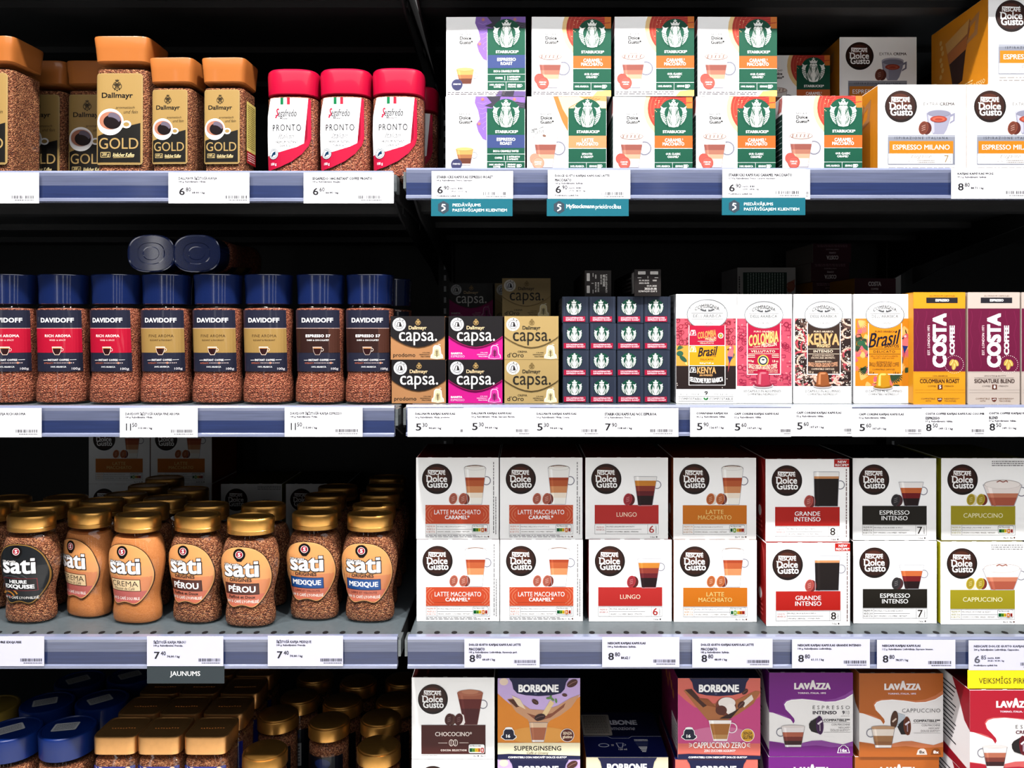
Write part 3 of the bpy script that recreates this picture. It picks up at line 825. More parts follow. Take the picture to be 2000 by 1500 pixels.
# --- small flap-fronted capsule boxes
CPW, CPH, CPD = .0788, .0633, .135
def capsa_maker(kind):
    dark = (40, 37, 40)
    bot = dict(prodomo=(196, 140, 92), barista=(240, 24, 160), doro=(190, 162, 106))[kind]
    flapc = bot if kind == 'doro' else dark
    a = Art(65, 850, 505, 1203, CPW, CPH)
    a.r(65, 850, 505, 1203, bot, 0)
    if kind == 'prodomo':
        a.t('prodomo', 85, 1150, 265, 1190, (44, 34, 30), 3, .005, res=3)
    elif kind == 'barista':
        a.t('BARISTA', 85, 1145, 178, 1161, WHITE, 3, .03); a.t('ESPRESSO', 85, 1168, 196, 1186, (255, 200, 235), 3, -.002)
    else:
        a.t("CREMA", 173, 1131, 250, 1147, (60, 48, 34), 3, .01); a.t("d'Oro", 88, 1147, 222, 1184, (52, 42, 30), 3, .006, res=3)
    tc = (60, 44, 34) if kind != 'barista' else (255, 210, 236)
    for k, (q, x) in enumerate((('FÜR IHRE', 325), ('NESPRESSO*', 297), ('MASCHINE', 310))):
        a.t(q, x, 1141 + 16 * k, 384, 1151 + 16 * k, tc, 3, .015, res=1)
    pc = (250, 232, 176) if kind != 'barista' else (240, 60, 176)
    rim = (250, 240, 214) if kind != 'barista' else (250, 190, 226)
    a.p([(388, 1192), (392, 1166), (404, 1154), (410, 1100), (424, 1086), (456, 1086), (470, 1100), (476, 1154), (488, 1166), (492, 1192), (440, 1199)], rim, 2)
    a.p([(395, 1189), (399, 1170), (410, 1158), (416, 1103), (428, 1092), (452, 1092), (464, 1103), (470, 1158), (481, 1170), (485, 1189), (440, 1194)], pc, 3)
    k2 = (70, 44, 30) if kind != 'barista' else (60, 10, 44)
    for k in range(5): a.ln([(436, 1172 - 8 * k), (418 + 2 * k, 1166 - 11 * k)], 3.5, k2, 4); a.ln([(444, 1172 - 8 * k), (462 - 2 * k, 1166 - 11 * k)], 3.5, k2, 4)
    a.r(437, 1120, 443, 1182, k2, 4); a.ln([(452, 1078), (470, 1082)], 4, rim, 3)
    cfr = bot
    def extra(o):
        # the envelope flap: a thin plate with a swept lower edge, closed over the front
        pts = [(65, 850), (505, 850), (505, 1012), (482, 1030), (440, 1056), (390, 1080), (340, 1096), (285, 1103), (230, 1096), (180, 1080), (130, 1056), (88, 1030), (65, 1012)]
        bm = bmesh.new()
        T = .0006
        fr = [bm.verts.new((a.X(x), -T - .0006, a.Z(y))) for x, y in pts]
        bk = [bm.verts.new((a.X(x), -.0005, a.Z(y))) for x, y in pts]
        bm.faces.new(fr); bm.faces.new(list(reversed(bk)))
        n = len(pts)
        for i in range(n): bm.faces.new((fr[i], bk[i], bk[(i + 1) % n], fr[(i + 1) % n]))
        bmesh.ops.recalc_face_normals(bm, faces=bm.faces[:])
        f = mesh_obj('flap', bm_mesh('flap', bm, [mat(flapc, .4)]), o)
        b = Art(65, 850, 505, 1203, CPW, CPH)
        txt = (252, 250, 246) if kind != 'doro' else (44, 40, 34)
        dal = (236, 206, 160) if kind != 'doro' else (72, 64, 48)
        cr = (196, 160, 100) if kind != 'doro' else (150, 122, 70)
        if kind == 'doro': b.ln([(65, 1012), (88, 1030), (130, 1056), (180, 1080), (230, 1096), (285, 1103), (340, 1096), (390, 1080), (440, 1056), (482, 1030), (505, 1012)], 3, (150, 120, 70), 1)
        if kind == 'barista': b.ln([(65, 1012), (88, 1030), (130, 1056), (180, 1080), (230, 1096), (285, 1103), (340, 1096), (390, 1080), (440, 1056), (482, 1030), (505, 1012)], 6, (190, 20, 110), 1)
        b.d(135, 917, 54, (226, 228, 232) if kind != 'doro' else (244, 240, 228), 1, n=30); b.d(135, 917, 37, (46, 42, 44), 2); b.d(135, 917, 33, (236, 236, 238), 3)
        b.p([(112, 936), (120, 908), (126, 896), (144, 896), (150, 908), (158, 936)], (46, 42, 44), 4); b.p([(120, 932), (126, 908), (131, 901), (137, 901), (134, 932)], (226, 226, 230), 5)
        for k in range(8):
            an = math.radians(205 + 18 * k)
            b.t('ALUMINIUM'[k], 135 + 45 * math.cos(an) - 4, 917 + 45 * math.sin(an) - 5, 135 + 45 * math.cos(an) + 4, 917 + 45 * math.sin(an) + 5, (60, 58, 62), 4, res=1)
        for k in range(6):
            an = math.radians(135 - 18 * k)
            b.t('KAPSEL'[k], 135 + 45 * math.cos(an) - 4, 917 + 45 * math.sin(an) - 5, 135 + 45 * math.cos(an) + 4, 917 + 45 * math.sin(an) + 5, (60, 58, 62), 4, res=1)
        crest(b, 288, 898, 46, 54, cr, 3)
        b.t('Dallmayr', 212, 929, 358, 967, dal, 3, .02, res=3)
        b.t('capsa.', 134, 980, 442, 1086, txt, 3, 0, res=5)
        # swelling strokes of the name: thick stems beside the thin curves
        for x, y0, y1 in ((144, 1002, 1034), (257, 1000, 1078), (402, 1008, 1036)): b.d(x, (y0 + y1) / 2, 7, txt, 4, ry=(y1 - y0) / 2, n=12)
        mesh_obj('flap_print', b.mesh('flap_print'), f, (0, -T - .0007, 0))
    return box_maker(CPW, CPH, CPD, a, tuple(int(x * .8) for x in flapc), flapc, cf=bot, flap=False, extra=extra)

# --- small square-ended capsule sleeves
SSW, SSH, SSD = .0383, .0386, .26
def sleeve_maker(kind):
    body = (52, 62, 84) if kind == 'decaf' else (40, 33, 32)
    if kind == 'decaf':
        a = Art(78, 1023, 272, 1222, SSW, SSH)
        a.r(78, 1023, 272, 1222, body, 0)
        a.r(92, 1026, 93.5, 1216, (92, 102, 126), 1); a.r(258, 1026, 259.5, 1216, (92, 102, 126), 1)
        siren(a, 163, 1103, 58, (6, 92, 68), l=2)
        a.r(84, 1172, 246, 1212, (206, 22, 72), 9)
        a.t('DECAFFEINATED', 104, 1178, 230, 1189, (255, 226, 236), 11, .02, res=1); a.t('ESPRESSO ROAST', 104, 1193, 240, 1205, (255, 226, 236), 11, .02, res=1)
    else:
        a = Art(612, 203, 812, 405, SSW, SSH)
        a.r(612, 203, 812, 405, body, 0)
        w = (226, 222, 218)
        a.r(640, 218, 695, 240, w, 1); a.r(732, 218, 790, 240, w, 1); a.micro(644, 221, 692, 238, 2, body, 2, 3); a.micro(736, 221, 786, 238, 2, body, 2, 4)
        a.r(636, 264, 664, 267, w, 1); a.r(712, 253, 715, 270, w, 1); a.r(764, 264, 792, 267, w, 1)
        a.t('05.10.2023', 646, 281, 722, 292, w, 2, .01); a.t('0383', 750, 281, 780, 292, w, 2, .01); a.t('2023.10.05', 646, 301, 722, 312, w, 2, .01)
        a.t('05.01.2025', 706, 322, 780, 333, w, 2, .01); a.t('2025.01.05', 688, 341, 780, 357, w, 2, .02); a.t('3278096209 15:07 3', 642, 362, 782, 375, w, 2, .01, res=1)
    s = Art(0, 0, 260, 39, SSD, SSH)
    for k in range(14): s.r(232 + 1.8 * k, 4, 232.9 + 1.8 * k, 35, (214, 210, 206) if kind != 'decaf' else (120, 128, 146), 1)
    s.micro(120, 8, 226, 32, 4, (130, 124, 120), 1, 8)
    return box_maker(SSW, SSH, SSD, a, body, body, cf=body, side=s, flap=False)

# --- tall white capsule boxes with an oval shield
CGH, CGD = .1592, .060
def pattern(a, rect, cols, seed, n, style):
    x0, y0, x1, y1 = rect; rnd = random.Random(seed)
    old = a.clip; a.clip = rect
    for k in range(n):
        x, y = rnd.uniform(x0, x1), rnd.uniform(y0, y1); c = cols[k % len(cols)]
        q = rnd.uniform(.6, 1.3)
        if style == 'maze':
            w, h = rnd.uniform(20, 50), rnd.uniform(16, 40)
            if k % 3 == 0: a.ln([(x, y), (x + w, y), (x + w, y + h), (x + w * .4, y + h)], 5, c, 2)
            elif k % 3 == 1: a.p([(x, y), (x + 16, y), (x + 8, y + 14)], c, 2)
            else: a.ring(x, y, 14 * q, 5, c, 2, n=8)
        elif style == 'dots':
            a.ring(x, y, 62 * q, 14, c, 2, ry=54 * q, a0=rnd.uniform(0, 180), a1=rnd.uniform(200, 330), n=14)
            for j in range(8):
                an = rnd.uniform(0, 6.3); rr = rnd.uniform(10, 44)
                a.d(x + rr * math.cos(an), y + rr * math.sin(an), 3.6, (246, 232, 220), 3, n=6)
        else:
            an = rnd.uniform(0, 6.3)
            for j in range(6):
                b = an + (j - 2.5) * .22; L = 74 * q * (1 - .1 * abs(j - 2.5))
                a.d(x + L * .5 * math.cos(b), y + L * .5 * math.sin(b), L * .5, c, 2, ry=5.2, n=8, rot=b)
    a.clip = old

def parrot(a, x, y, s, l=4):
    a.d(x, y, 20 * s, (236, 106, 120), l, ry=24 * s, n=16); a.d(x - 6 * s, y + 44 * s, 22 * s, (240, 128, 130), l, ry=40 * s, n=16, rot=.2)
    a.p([(x - 18 * s, y - 2 * s), (x - 34 * s, y + 8 * s), (x - 22 * s, y + 16 * s)], (60, 44, 40), l + 1)
    a.d(x - 8 * s, y - 6 * s, 7 * s, WHITE, l + 1, n=10); a.d(x - 8 * s, y - 6 * s, 3 * s, BLACK, l + 2, n=8)
    a.p([(x - 28 * s, y + 58 * s), (x + 10 * s, y + 62 * s), (x - 14 * s, y + 112 * s)], (36, 60, 160), l + 1)
    a.p([(x - 20 * s, y + 100 * s), (x - 8 * s, y + 104 * s), (x - 26 * s, y + 180 * s)], (226, 84, 100), l)

def shield(a, cx, cy, rx, ry):
    a.d(cx, cy, rx, (150, 154, 158), 5, ry=ry, n=44); a.d(cx, cy, rx * .958, WHITE, 6, ry=ry * .945, n=44)
    k = rx / 143.0
    T = 'COMPAGNIA'
    a.t(T, cx - 86 * k, cy - 73 * k, cx + 86 * k, cy - 47 * k, (44, 46, 50), 7, .02, bend=26 * k, res=3)
    a.ring(cx, cy - 8 * k, 62 * k, 3 * k, (70, 72, 76), 7, ry=40 * k, a0=205, a1=335, n=12)
    for q in (-1, 1):
        a.d(cx + q * 30 * k, cy - 28 * k, 22 * k, (110, 112, 116), 7, ry=7 * k, n=12, rot=-q * .3)
        a.p([(cx + q * 4 * k, cy - 20 * k), (cx + q * 12 * k, cy - 42 * k), (cx + q * 20 * k, cy - 20 * k)], (90, 92, 96), 7)
        a.d(cx + q * 120 * k, cy - 42 * k, 3 * k, (60, 60, 64), 7, n=8)
    a.ln([(cx - 112 * k, cy - 9 * k), (cx + 112 * k, cy - 9 * k)], 3 * k, (60, 62, 66), 7)
    a.t("DELL'ARABICA", cx - 98 * k, cy - 1 * k, cx + 98 * k, cy + 22 * k, (44, 46, 50), 7, .016, res=3)
    a.ln([(cx - 112 * k, cy + 34 * k), (cx + 112 * k, cy + 34 * k)], 3 * k, (60, 62, 66), 7)
    a.t('CAFFÈ', cx - 18 * k, cy + 42 * k, cx + 16 * k, cy + 50 * k, (80, 80, 84), 7, res=1)
    a.t('CORSINI', cx - 42 * k, cy + 54 * k, cx + 42 * k, cy + 68 * k, (50, 52, 56), 7, .01); a.ln([(cx - 42 * k, cy + 72 * k), (cx + 42 * k, cy + 72 * k)], 2 * k, (60, 60, 64), 7)
    a.t('1950', cx - 18 * k, cy + 78 * k, cx + 18 * k, cy + 86 * k, (110, 110, 114), 7, res=1)

def bell(a, cx, y0, y1, col, hi):
    h = y1 - y0
    a.d(cx, y1 - h * .12, h * .62, (206, 200, 204), 8, ry=h * .16); a.d(cx, y1 - h * .16, h * .56, tuple(int(x * .8) for x in col), 9, ry=h * .12)
    a.p([(cx - h * .42, y1 - h * .18), (cx - h * .34, y0 + h * .14), (cx - h * .2, y0), (cx + h * .2, y0), (cx + h * .34, y0 + h * .14), (cx + h * .42, y1 - h * .18), (cx, y1 - h * .10)], col, 10)
    a.p([(cx - h * .30, y1 - h * .22), (cx - h * .24, y0 + h * .16), (cx - h * .12, y0 + h * .1), (cx - h * .14, y1 - h * .2)], hi, 11)
    a.d(cx, y0 + h * .1, h * .2, hi, 11, ry=h * .06)

def shield_box(kind):
    W = dict(variety=.0886, colombia=.0806, kenya=.0846, brasil=.0850)[kind]
    if kind == 'variety':
        a = Art(922, 405, 1383, 1222, W, CGH)
        a.r(922, 405, 1383, 1222, WHITE, 0)
        a.r(922, 587, 1375, 800, (228, 98, 116), 1); pattern(a, (922, 587, 1375, 790), [(186, 40, 66), (160, 40, 60)], 2, 110, 'maze')
        a.r(922, 790, 1375, 945, (244, 170, 70), 2); pattern(a, (922, 790, 1375, 945), [(240, 120, 90), (70, 120, 80), (250, 210, 120)], 5, 18, 'leaf')
        a.d(950, 850, 26, (60, 120, 90), 4, ry=20); a.d(975, 890, 34, (54, 110, 84), 4, ry=16, rot=.7); parrot(a, 1340, 812, 1.0)
        a.r(922, 942, 1375, 1115, (52, 36, 34), 3); pattern(a, (922, 944, 1375, 1115), [(214, 84, 92), (170, 120, 100)], 7, 14, 'dots')
        a.r(1016, 640, 1295, 1088, WHITE, 5)
        a.r(1021, 640, 1290, 788, (226, 24, 72), 6); a.r(1021, 792, 1290, 938, (246, 172, 26), 6); a.r(1021, 943, 1290, 1084, (40, 28, 26), 6)
        for y in (674, 798, 952):
            a.p([(1024, y + 40), (1034, y), (1064, y), (1074, y + 40)], WHITE, 7); a.p([(1029, y + 37), (1037, y + 3), (1061, y + 3), (1069, y + 37)], (226, 24, 72) if y < 700 else ((252, 192, 34) if y < 900 else (40, 28, 26)), 8)
            a.t('3', 1040, y + 7, 1059, y + 33, WHITE, 9, .02)
        a.t('COLOMBIA', 1084, 680, 1224, 732, (236, 170, 90), 8, .03, tilt=22); a.t('MEDELLIN', 1142, 728, 1224, 746, (250, 210, 160), 8, .02, tilt=10); a.t('SUPREMO', 1170, 740, 1224, 758, (250, 210, 160), 8, .01, tilt=6)
        a.ln([(1084, 758), (1210, 758)], 2, WHITE, 8); a.t('VELLUTATO', 1100, 766, 1206, 778, (250, 220, 190), 8, .01)
        a.d(1259, 716, 21, (250, 236, 200), 8); a.d(1259, 716, 14, (60, 40, 30), 9); a.d(1259, 716, 9, (250, 214, 90), 10)
        a.t('Brasil', 1086, 800, 1236, 868, (24, 26, 52), 8, .02, .3, res=3, tilt=14); a.t('SANTOS', 1153, 857, 1222, 874, (40, 40, 60), 8, .01)
        a.t('DELICATO', 1104, 888, 1204, 900, (90, 70, 30), 8); a.t('46,8 g / 1.65 oz', 1098, 916, 1206, 930, WHITE, 8, .02, res=1)
        a.t('KENYA', 1080, 950, 1224, 1000, (232, 178, 110), 8, .03); a.t('AA-WASHED', 1098, 1005, 1198, 1020, (250, 190, 120), 8, .02); a.t('INTENSO', 1104, 1034, 1198, 1046, (240, 220, 200), 8)
        a.t('SELEZIONE PURO ARABICA', 1026, 1036, 1276, 1072, WHITE, 8, .03, bend=-14)
        shield(a, 1157, 557, 156, 113)
        a.t('CAPSULE COMPATIBILI', 940, 1150, 1112, 1161, (70, 70, 74), 2, res=1, space=1.2); a.t('9', 1137, 1130, 1161, 1161, (50, 50, 54), 2, .02, res=3); a.t('COMPATIBLE CAPSULES', 1186, 1150, 1358, 1161, (70, 70, 74), 2, res=1, space=1.2)
        a.r(938, 1171, 1355, 1173, (90, 90, 94), 2); a.r(938, 1205, 1355, 1207, (90, 90, 94), 2)
        a.t('COMPOSTABILI', 940, 1181, 1118, 1198, (60, 60, 64), 2, .008); a.t('COMPOSTABLE', 1174, 1181, 1353, 1198, (60, 60, 64), 2, .008)
        a.d(1138, 1189, 12, (60, 160, 80), 2, ry=7, rot=.8, n=12); a.d(1156, 1189, 12, (40, 130, 64), 2, ry=7, rot=-.8, n=12)
    else:
        if kind == 'colombia':
            x0, x1 = 75, 489; cx = 277; base = (232, 92, 118); pan = (220, 28, 76); bl = (224, 40, 90)
        elif kind == 'kenya':
            x0, x1 = 500, 940; cx = 728; base = (62, 44, 42); pan = (76, 56, 48)
        else:
            x0, x1 = 950, 1388; cx = 1183; base = (240, 150, 30); pan = (242, 152, 26)
        a = Art(x0, 398, x1, 1226, W, CGH)
        a.r(x0, 398, x1, 1226, WHITE, 0)
        xa = x0 + (0 if kind == 'colombia' else 10)
        a.r(xa, 583, x1 - 4, 1096, base, 1)
        rect = (xa, 583, x1 - 4, 1096)
        if kind == 'colombia':
            pattern(a, rect, [(198, 40, 84), (246, 140, 150), (178, 34, 74)], 11, 210, 'maze')
        elif kind == 'kenya':
            pattern(a, rect, [(216, 84, 98), (240, 190, 170), (120, 90, 80)], 12, 90, 'dots')
        else:
            pattern(a, rect, [(242, 130, 110), (250, 190, 110), (60, 90, 60), (236, 110, 130)], 13, 90, 'leaf')
            a.d(xa + 46, 770, 30, (60, 120, 84), 3, ry=20); a.d(xa + 78, 800, 36, (56, 116, 80), 3, ry=16, rot=.8); parrot(a, 1345, 725, 1.1)
        px0, px1 = cx - 127, cx + 128
        a.r(px0, 620, px1, 1010, WHITE, 4); a.r(px0 + 6, 620, px1 - 6, 1003, pan, 5)
        tc = (250, 226, 200) if kind != 'brasil' else (60, 44, 36)
        a.t('PURO ARABICA', cx - 75, 676, cx + 75, 689, tc, 7, .01)
        if kind == 'colombia':
            a.t('COLOMBIA', cx - 115, 694, cx + 108, 780, (226, 170, 90), 8, .04, tilt=36); a.t('COLOMBIA', cx - 113, 692, cx + 110, 778, (250, 206, 130), 9, .012, tilt=36)
            a.t('CAFFÈ', cx - 80, 790, cx - 26, 802, tc, 7, .01, tilt=4, res=1); a.t('MEDELLIN', cx - 18, 766, cx + 95, 796, tc, 7, .02, tilt=12)
            a.ln([(cx - 115, 814), (cx + 112, 814)], 3, tc, 7); a.t('VELLUTATO', cx - 97, 824, cx + 84, 842, tc, 7, .02, space=1.1); a.ln([(cx - 115, 851), (cx + 112, 851)], 3, tc, 7)
            a.micro(cx - 120, 856, cx - 66, 884, 2, tc, 7, 3); a.micro(cx + 60, 856, cx + 112, 884, 2, tc, 7, 4)
            a.t('52g', cx - 118, 898, cx - 76, 916, tc, 7, .02); a.t('1.8 oz', cx + 64, 898, cx + 108, 916, tc, 7, .02)
            a.d(cx - 6, 902, 42, (240, 210, 90), 7); a.d(cx - 6, 902, 34, (40, 54, 110), 8); a.d(cx - 6, 902, 24, (240, 226, 190), 9); a.d(cx - 6, 896, 12, (40, 54, 110), 10, ry=6)
            a.t('SINGLE ORIGIN GROUND COFFEE', cx - 115, 934, cx + 100, 970, tc, 7, .02, bend=-10)
            a.t('INTENSITÀ', cx - 120, 970, cx - 48, 980, tc, 7, res=1); a.t('7/13', cx - 120, 984, cx - 80, 996, tc, 7, res=1); a.t('COMPATIBLE', cx + 18, 970, cx + 104, 980, tc, 7, res=1); a.t('CAPSULES', cx + 34, 984, cx + 104, 995, tc, 7, res=1)
            bell(a, cx - 6, 985, 1108, (222, 64, 96), (244, 130, 146))
        elif kind == 'kenya':
            a.t('KENYA', cx - 122, 694, cx + 118, 780, (232, 182, 120), 8, .034, bend=8); a.t('CAFFÈ', cx - 26, 758, cx + 24, 768, tc, 9, res=1)
            a.t('WASHED', cx - 56, 776, cx + 50, 803, (246, 206, 150), 8, .03); a.ln([(cx - 118, 814), (cx + 118, 814)], 3, tc, 7)
            a.t('INTENSO', cx - 78, 822, cx + 70, 842, tc, 7, .02, space=1.1); a.ln([(cx - 118, 852), (cx + 118, 852)], 3, tc, 7)
            a.t('FORTE E AROMATICO', cx - 84, 860, cx + 78, 871, tc, 7, .01, res=1); a.t('STRONG AND AROMATIC', cx - 96, 876, cx + 86, 888, tc, 7, .01, res=1)
            a.t('· INTENSITÀ 9/13 ·', cx - 74, 902, cx + 66, 916, tc, 7, .015, res=1); a.t('SINGLE ORIGIN GROUND COFFEE', cx - 118, 920, cx + 106, 952, (246, 180, 140), 7, .02, bend=-8)
            a.t('COMPATIBLE CAPSULES', cx - 94, 960, cx + 80, 973, tc, 7, .01, res=1); a.t('52 g', cx - 126 + 10, 982, cx - 78, 1000, tc, 7, .01); a.t('1.8 oz', cx + 68, 982, cx + 108, 1000, tc, 7, .01)
            bell(a, cx - 8, 988, 1108, (184, 104, 56), (226, 150, 100))
        else:
            a.t('Brasil', cx - 126, 682, cx + 116, 790, (20, 24, 54), 8, .014, .32, res=4, tilt=34)
            a.t('CAFFÈ', cx - 66, 794, cx - 18, 803, tc, 7, res=1); a.t('SANTOS', cx - 6, 780, cx + 104, 804, tc, 7, .02); a.ln([(cx - 124, 814), (cx + 116, 814)], 3, (120, 80, 30), 7)
            a.t('DELICATO', cx - 86, 825, cx + 76, 843, tc, 7, .0, space=1.1); a.ln([(cx - 124, 853), (cx + 116, 853)], 3, (120, 80, 30), 7)
            a.t('VELLUTATO E AVVOLGENTE', cx - 110, 864, cx + 96, 875, (130, 86, 30), 7, res=1); a.t('VELVETY AND ROUND', cx - 92, 880, cx + 72, 890, (130, 86, 30), 7, res=1)
            a.t('· INTENSITÀ 8/13 ·', cx - 72, 906, cx + 62, 920, tc, 7, .01, res=1); a.t('SINGLE ORIGIN GROUND COFFEE', cx - 118, 922, cx + 106, 952, (110, 74, 30), 7, .01, bend=-8)
            a.t('COMPATIBLE CAPSULES', cx - 96, 964, cx + 74, 976, tc, 7, res=1); a.t('52 g', cx - 130 + 8, 986, cx - 82, 1004, tc, 7, .01); a.t('1.8 oz', cx + 64, 986, cx + 106, 1004, tc, 7, .01)
            bell(a, cx - 16, 994, 1120, (226, 160, 30), (250, 214, 110))
        shield(a, cx, 556, 146, 104)
        a.t('10 CAPSULE IN ALLUMINIO', cx - 148, 1126, cx + 128, 1144, (60, 62, 66), 2, .012); a.t('COMPATIBILI NESPRESSO*', cx - 124, 1150, cx + 104, 1166, (60, 62, 66), 2, .016, res=1)
    s = Art(0, 0, 60, 159, CGD, CGH)
    s.micro(8, 8, 40, 50, 5, (150, 150, 156), 1, 2); s.micro(42, 60, 56, 150, 4, (120, 120, 128), 1, 3, True)
    sc_ = (206, 208, 214) if kind == 'variety' else (236, 236, 238)
    return box_maker(W, CGH, CGD, a, sc_, (236, 236, 236), side=s, flap=False)

# --- tall two-tone capsule boxes with sideways lettering
COW, COH, COD = .0746, .1612, .037
MAROON = (136, 28, 76)
def tall_box(kind):
    base = (246, 168, 34) if kind == 'roast' else (206, 192, 182)
    a = Art(555, 390, 945, 1232, COW, COH)
    a.r(555, 390, 945, 1232, base, 0)
    a.r(555, 510, 945, 988, MAROON, 1)
    for k in range(40):
        x = 555 + 390 * (k + .5) / 40
        a.d(x, 509, 4.4, base, 2, n=8); a.d(x, 989, 4.4, base, 2, n=8)
    for k in range(6):
        x = 580 + 66 * k
        a.ln([(x + 9 * math.sin(j * .9 + k), 530 + 27 * j) for j in range(17)], 4, (158, 40, 92), 2)
    dk = (70, 36, 30)
    a.t('ALUMINIUM CAPSULES', 676, 412, 866, 423, (120, 80, 40), 2, res=1, space=1.15)
    a.r(651, 430, 887, 471, (48, 46, 56), 2); a.t('ESPRESSO', 720, 441, 822, 460, WHITE, 3, .035)
    a.t('COSTA', 698, 548, 803, 955, WHITE, 4, .055, rot=90, res=4)
    a.t('COFFEE', 826, 640, 864, 860, WHITE, 4, .05, rot=90, res=3)
    a.t('EST. LONDON 1971', 660, 640, 678, 862, (246, 220, 226), 4, .015, rot=90)
    for k in range(28):
        an = 2 * math.pi * k / 28
        a.d(860 + 70 * math.cos(an), 932 + 66 * math.sin(an), 3, (246, 226, 226), 4, n=6)
    for x, y, r in ((842, 918, .5), (876, 922, -.5), (858, 948, .2)):
        bean(a, x, y, 27, r + 1.57, (216, 176, 84), 5)
    if kind == 'roast':
        a.t('100% ARABICA', 700, 1014, 812, 1025, dk, 2, res=1); a.t('COLOMBIAN ROAST', 603, 1042, 900, 1073, dk, 2, .025, res=3); n = '5'
    else:
        a.t('SMOOTH & NUTTY', 678, 1014, 842, 1025, dk, 2, res=1); a.t('SIGNATURE BLEND', 603, 1042, 906, 1073, dk, 2, .025, res=3); n = '8'
    a.ln([(603, 1034), (900, 1034)], 2, dk, 2)
    a.t('COFFEE', 662, 1090, 724, 1102, dk, 2, res=1, space=1.2); a.r(737, 1084, 773, 1120, (120, 56, 36), 2); a.t(n, 747, 1090, 763, 1113, WHITE, 3, .02); a.t('STRENGTH', 786, 1090, 856, 1101, dk, 2, res=1)
    a.r(566, 1124, 944, 1125.5, tuple(int(x * .86) for x in base), 1); a.r(566, 1144, 944, 1145.5, tuple(int(x * .86) for x in base), 1)
    a.t('COMPATIBLE', 612, 1184, 718, 1196, (140, 90, 50), 2, res=1); a.t('WITH', 645, 1202, 686, 1213, (140, 90, 50), 2, res=1)
    a.t('NESPRESSO*', 786, 1184, 900, 1196, (140, 90, 50), 2, res=1); a.t('MACHINES', 790, 1202, 876, 1213, (140, 90, 50), 2, res=1)
    a.p([(732, 1184), (772, 1184), (766, 1208), (752, 1214), (738, 1208)], (130, 56, 40), 2); a.t('x10', 740, 1188, 764, 1200, WHITE, 3, .02, res=1)
    # the end panel that shows on top of boxes laid flat
    t = Art(0, 0, 390, 192, COW, COD)
    t.r(0, 0, 390, 192, (104, 30, 56), 0)
    t.t('COSTA', 130, 30, 252, 72, (240, 226, 226), 2, .05); t.t('COFFEE', 156, 90, 226, 108, (230, 210, 212), 2, .03); t.t('COLOMBIAN ROAST' if kind == 'roast' else 'SIGNATURE BLEND', 128, 126, 260, 140, (214, 190, 194), 2, res=1)
    t.micro(40, 154, 350, 182, 2, (180, 140, 150), 2, 3)
    return box_maker(COW, COH, COD, a, base, base, cf=base, top=t, flap=False)

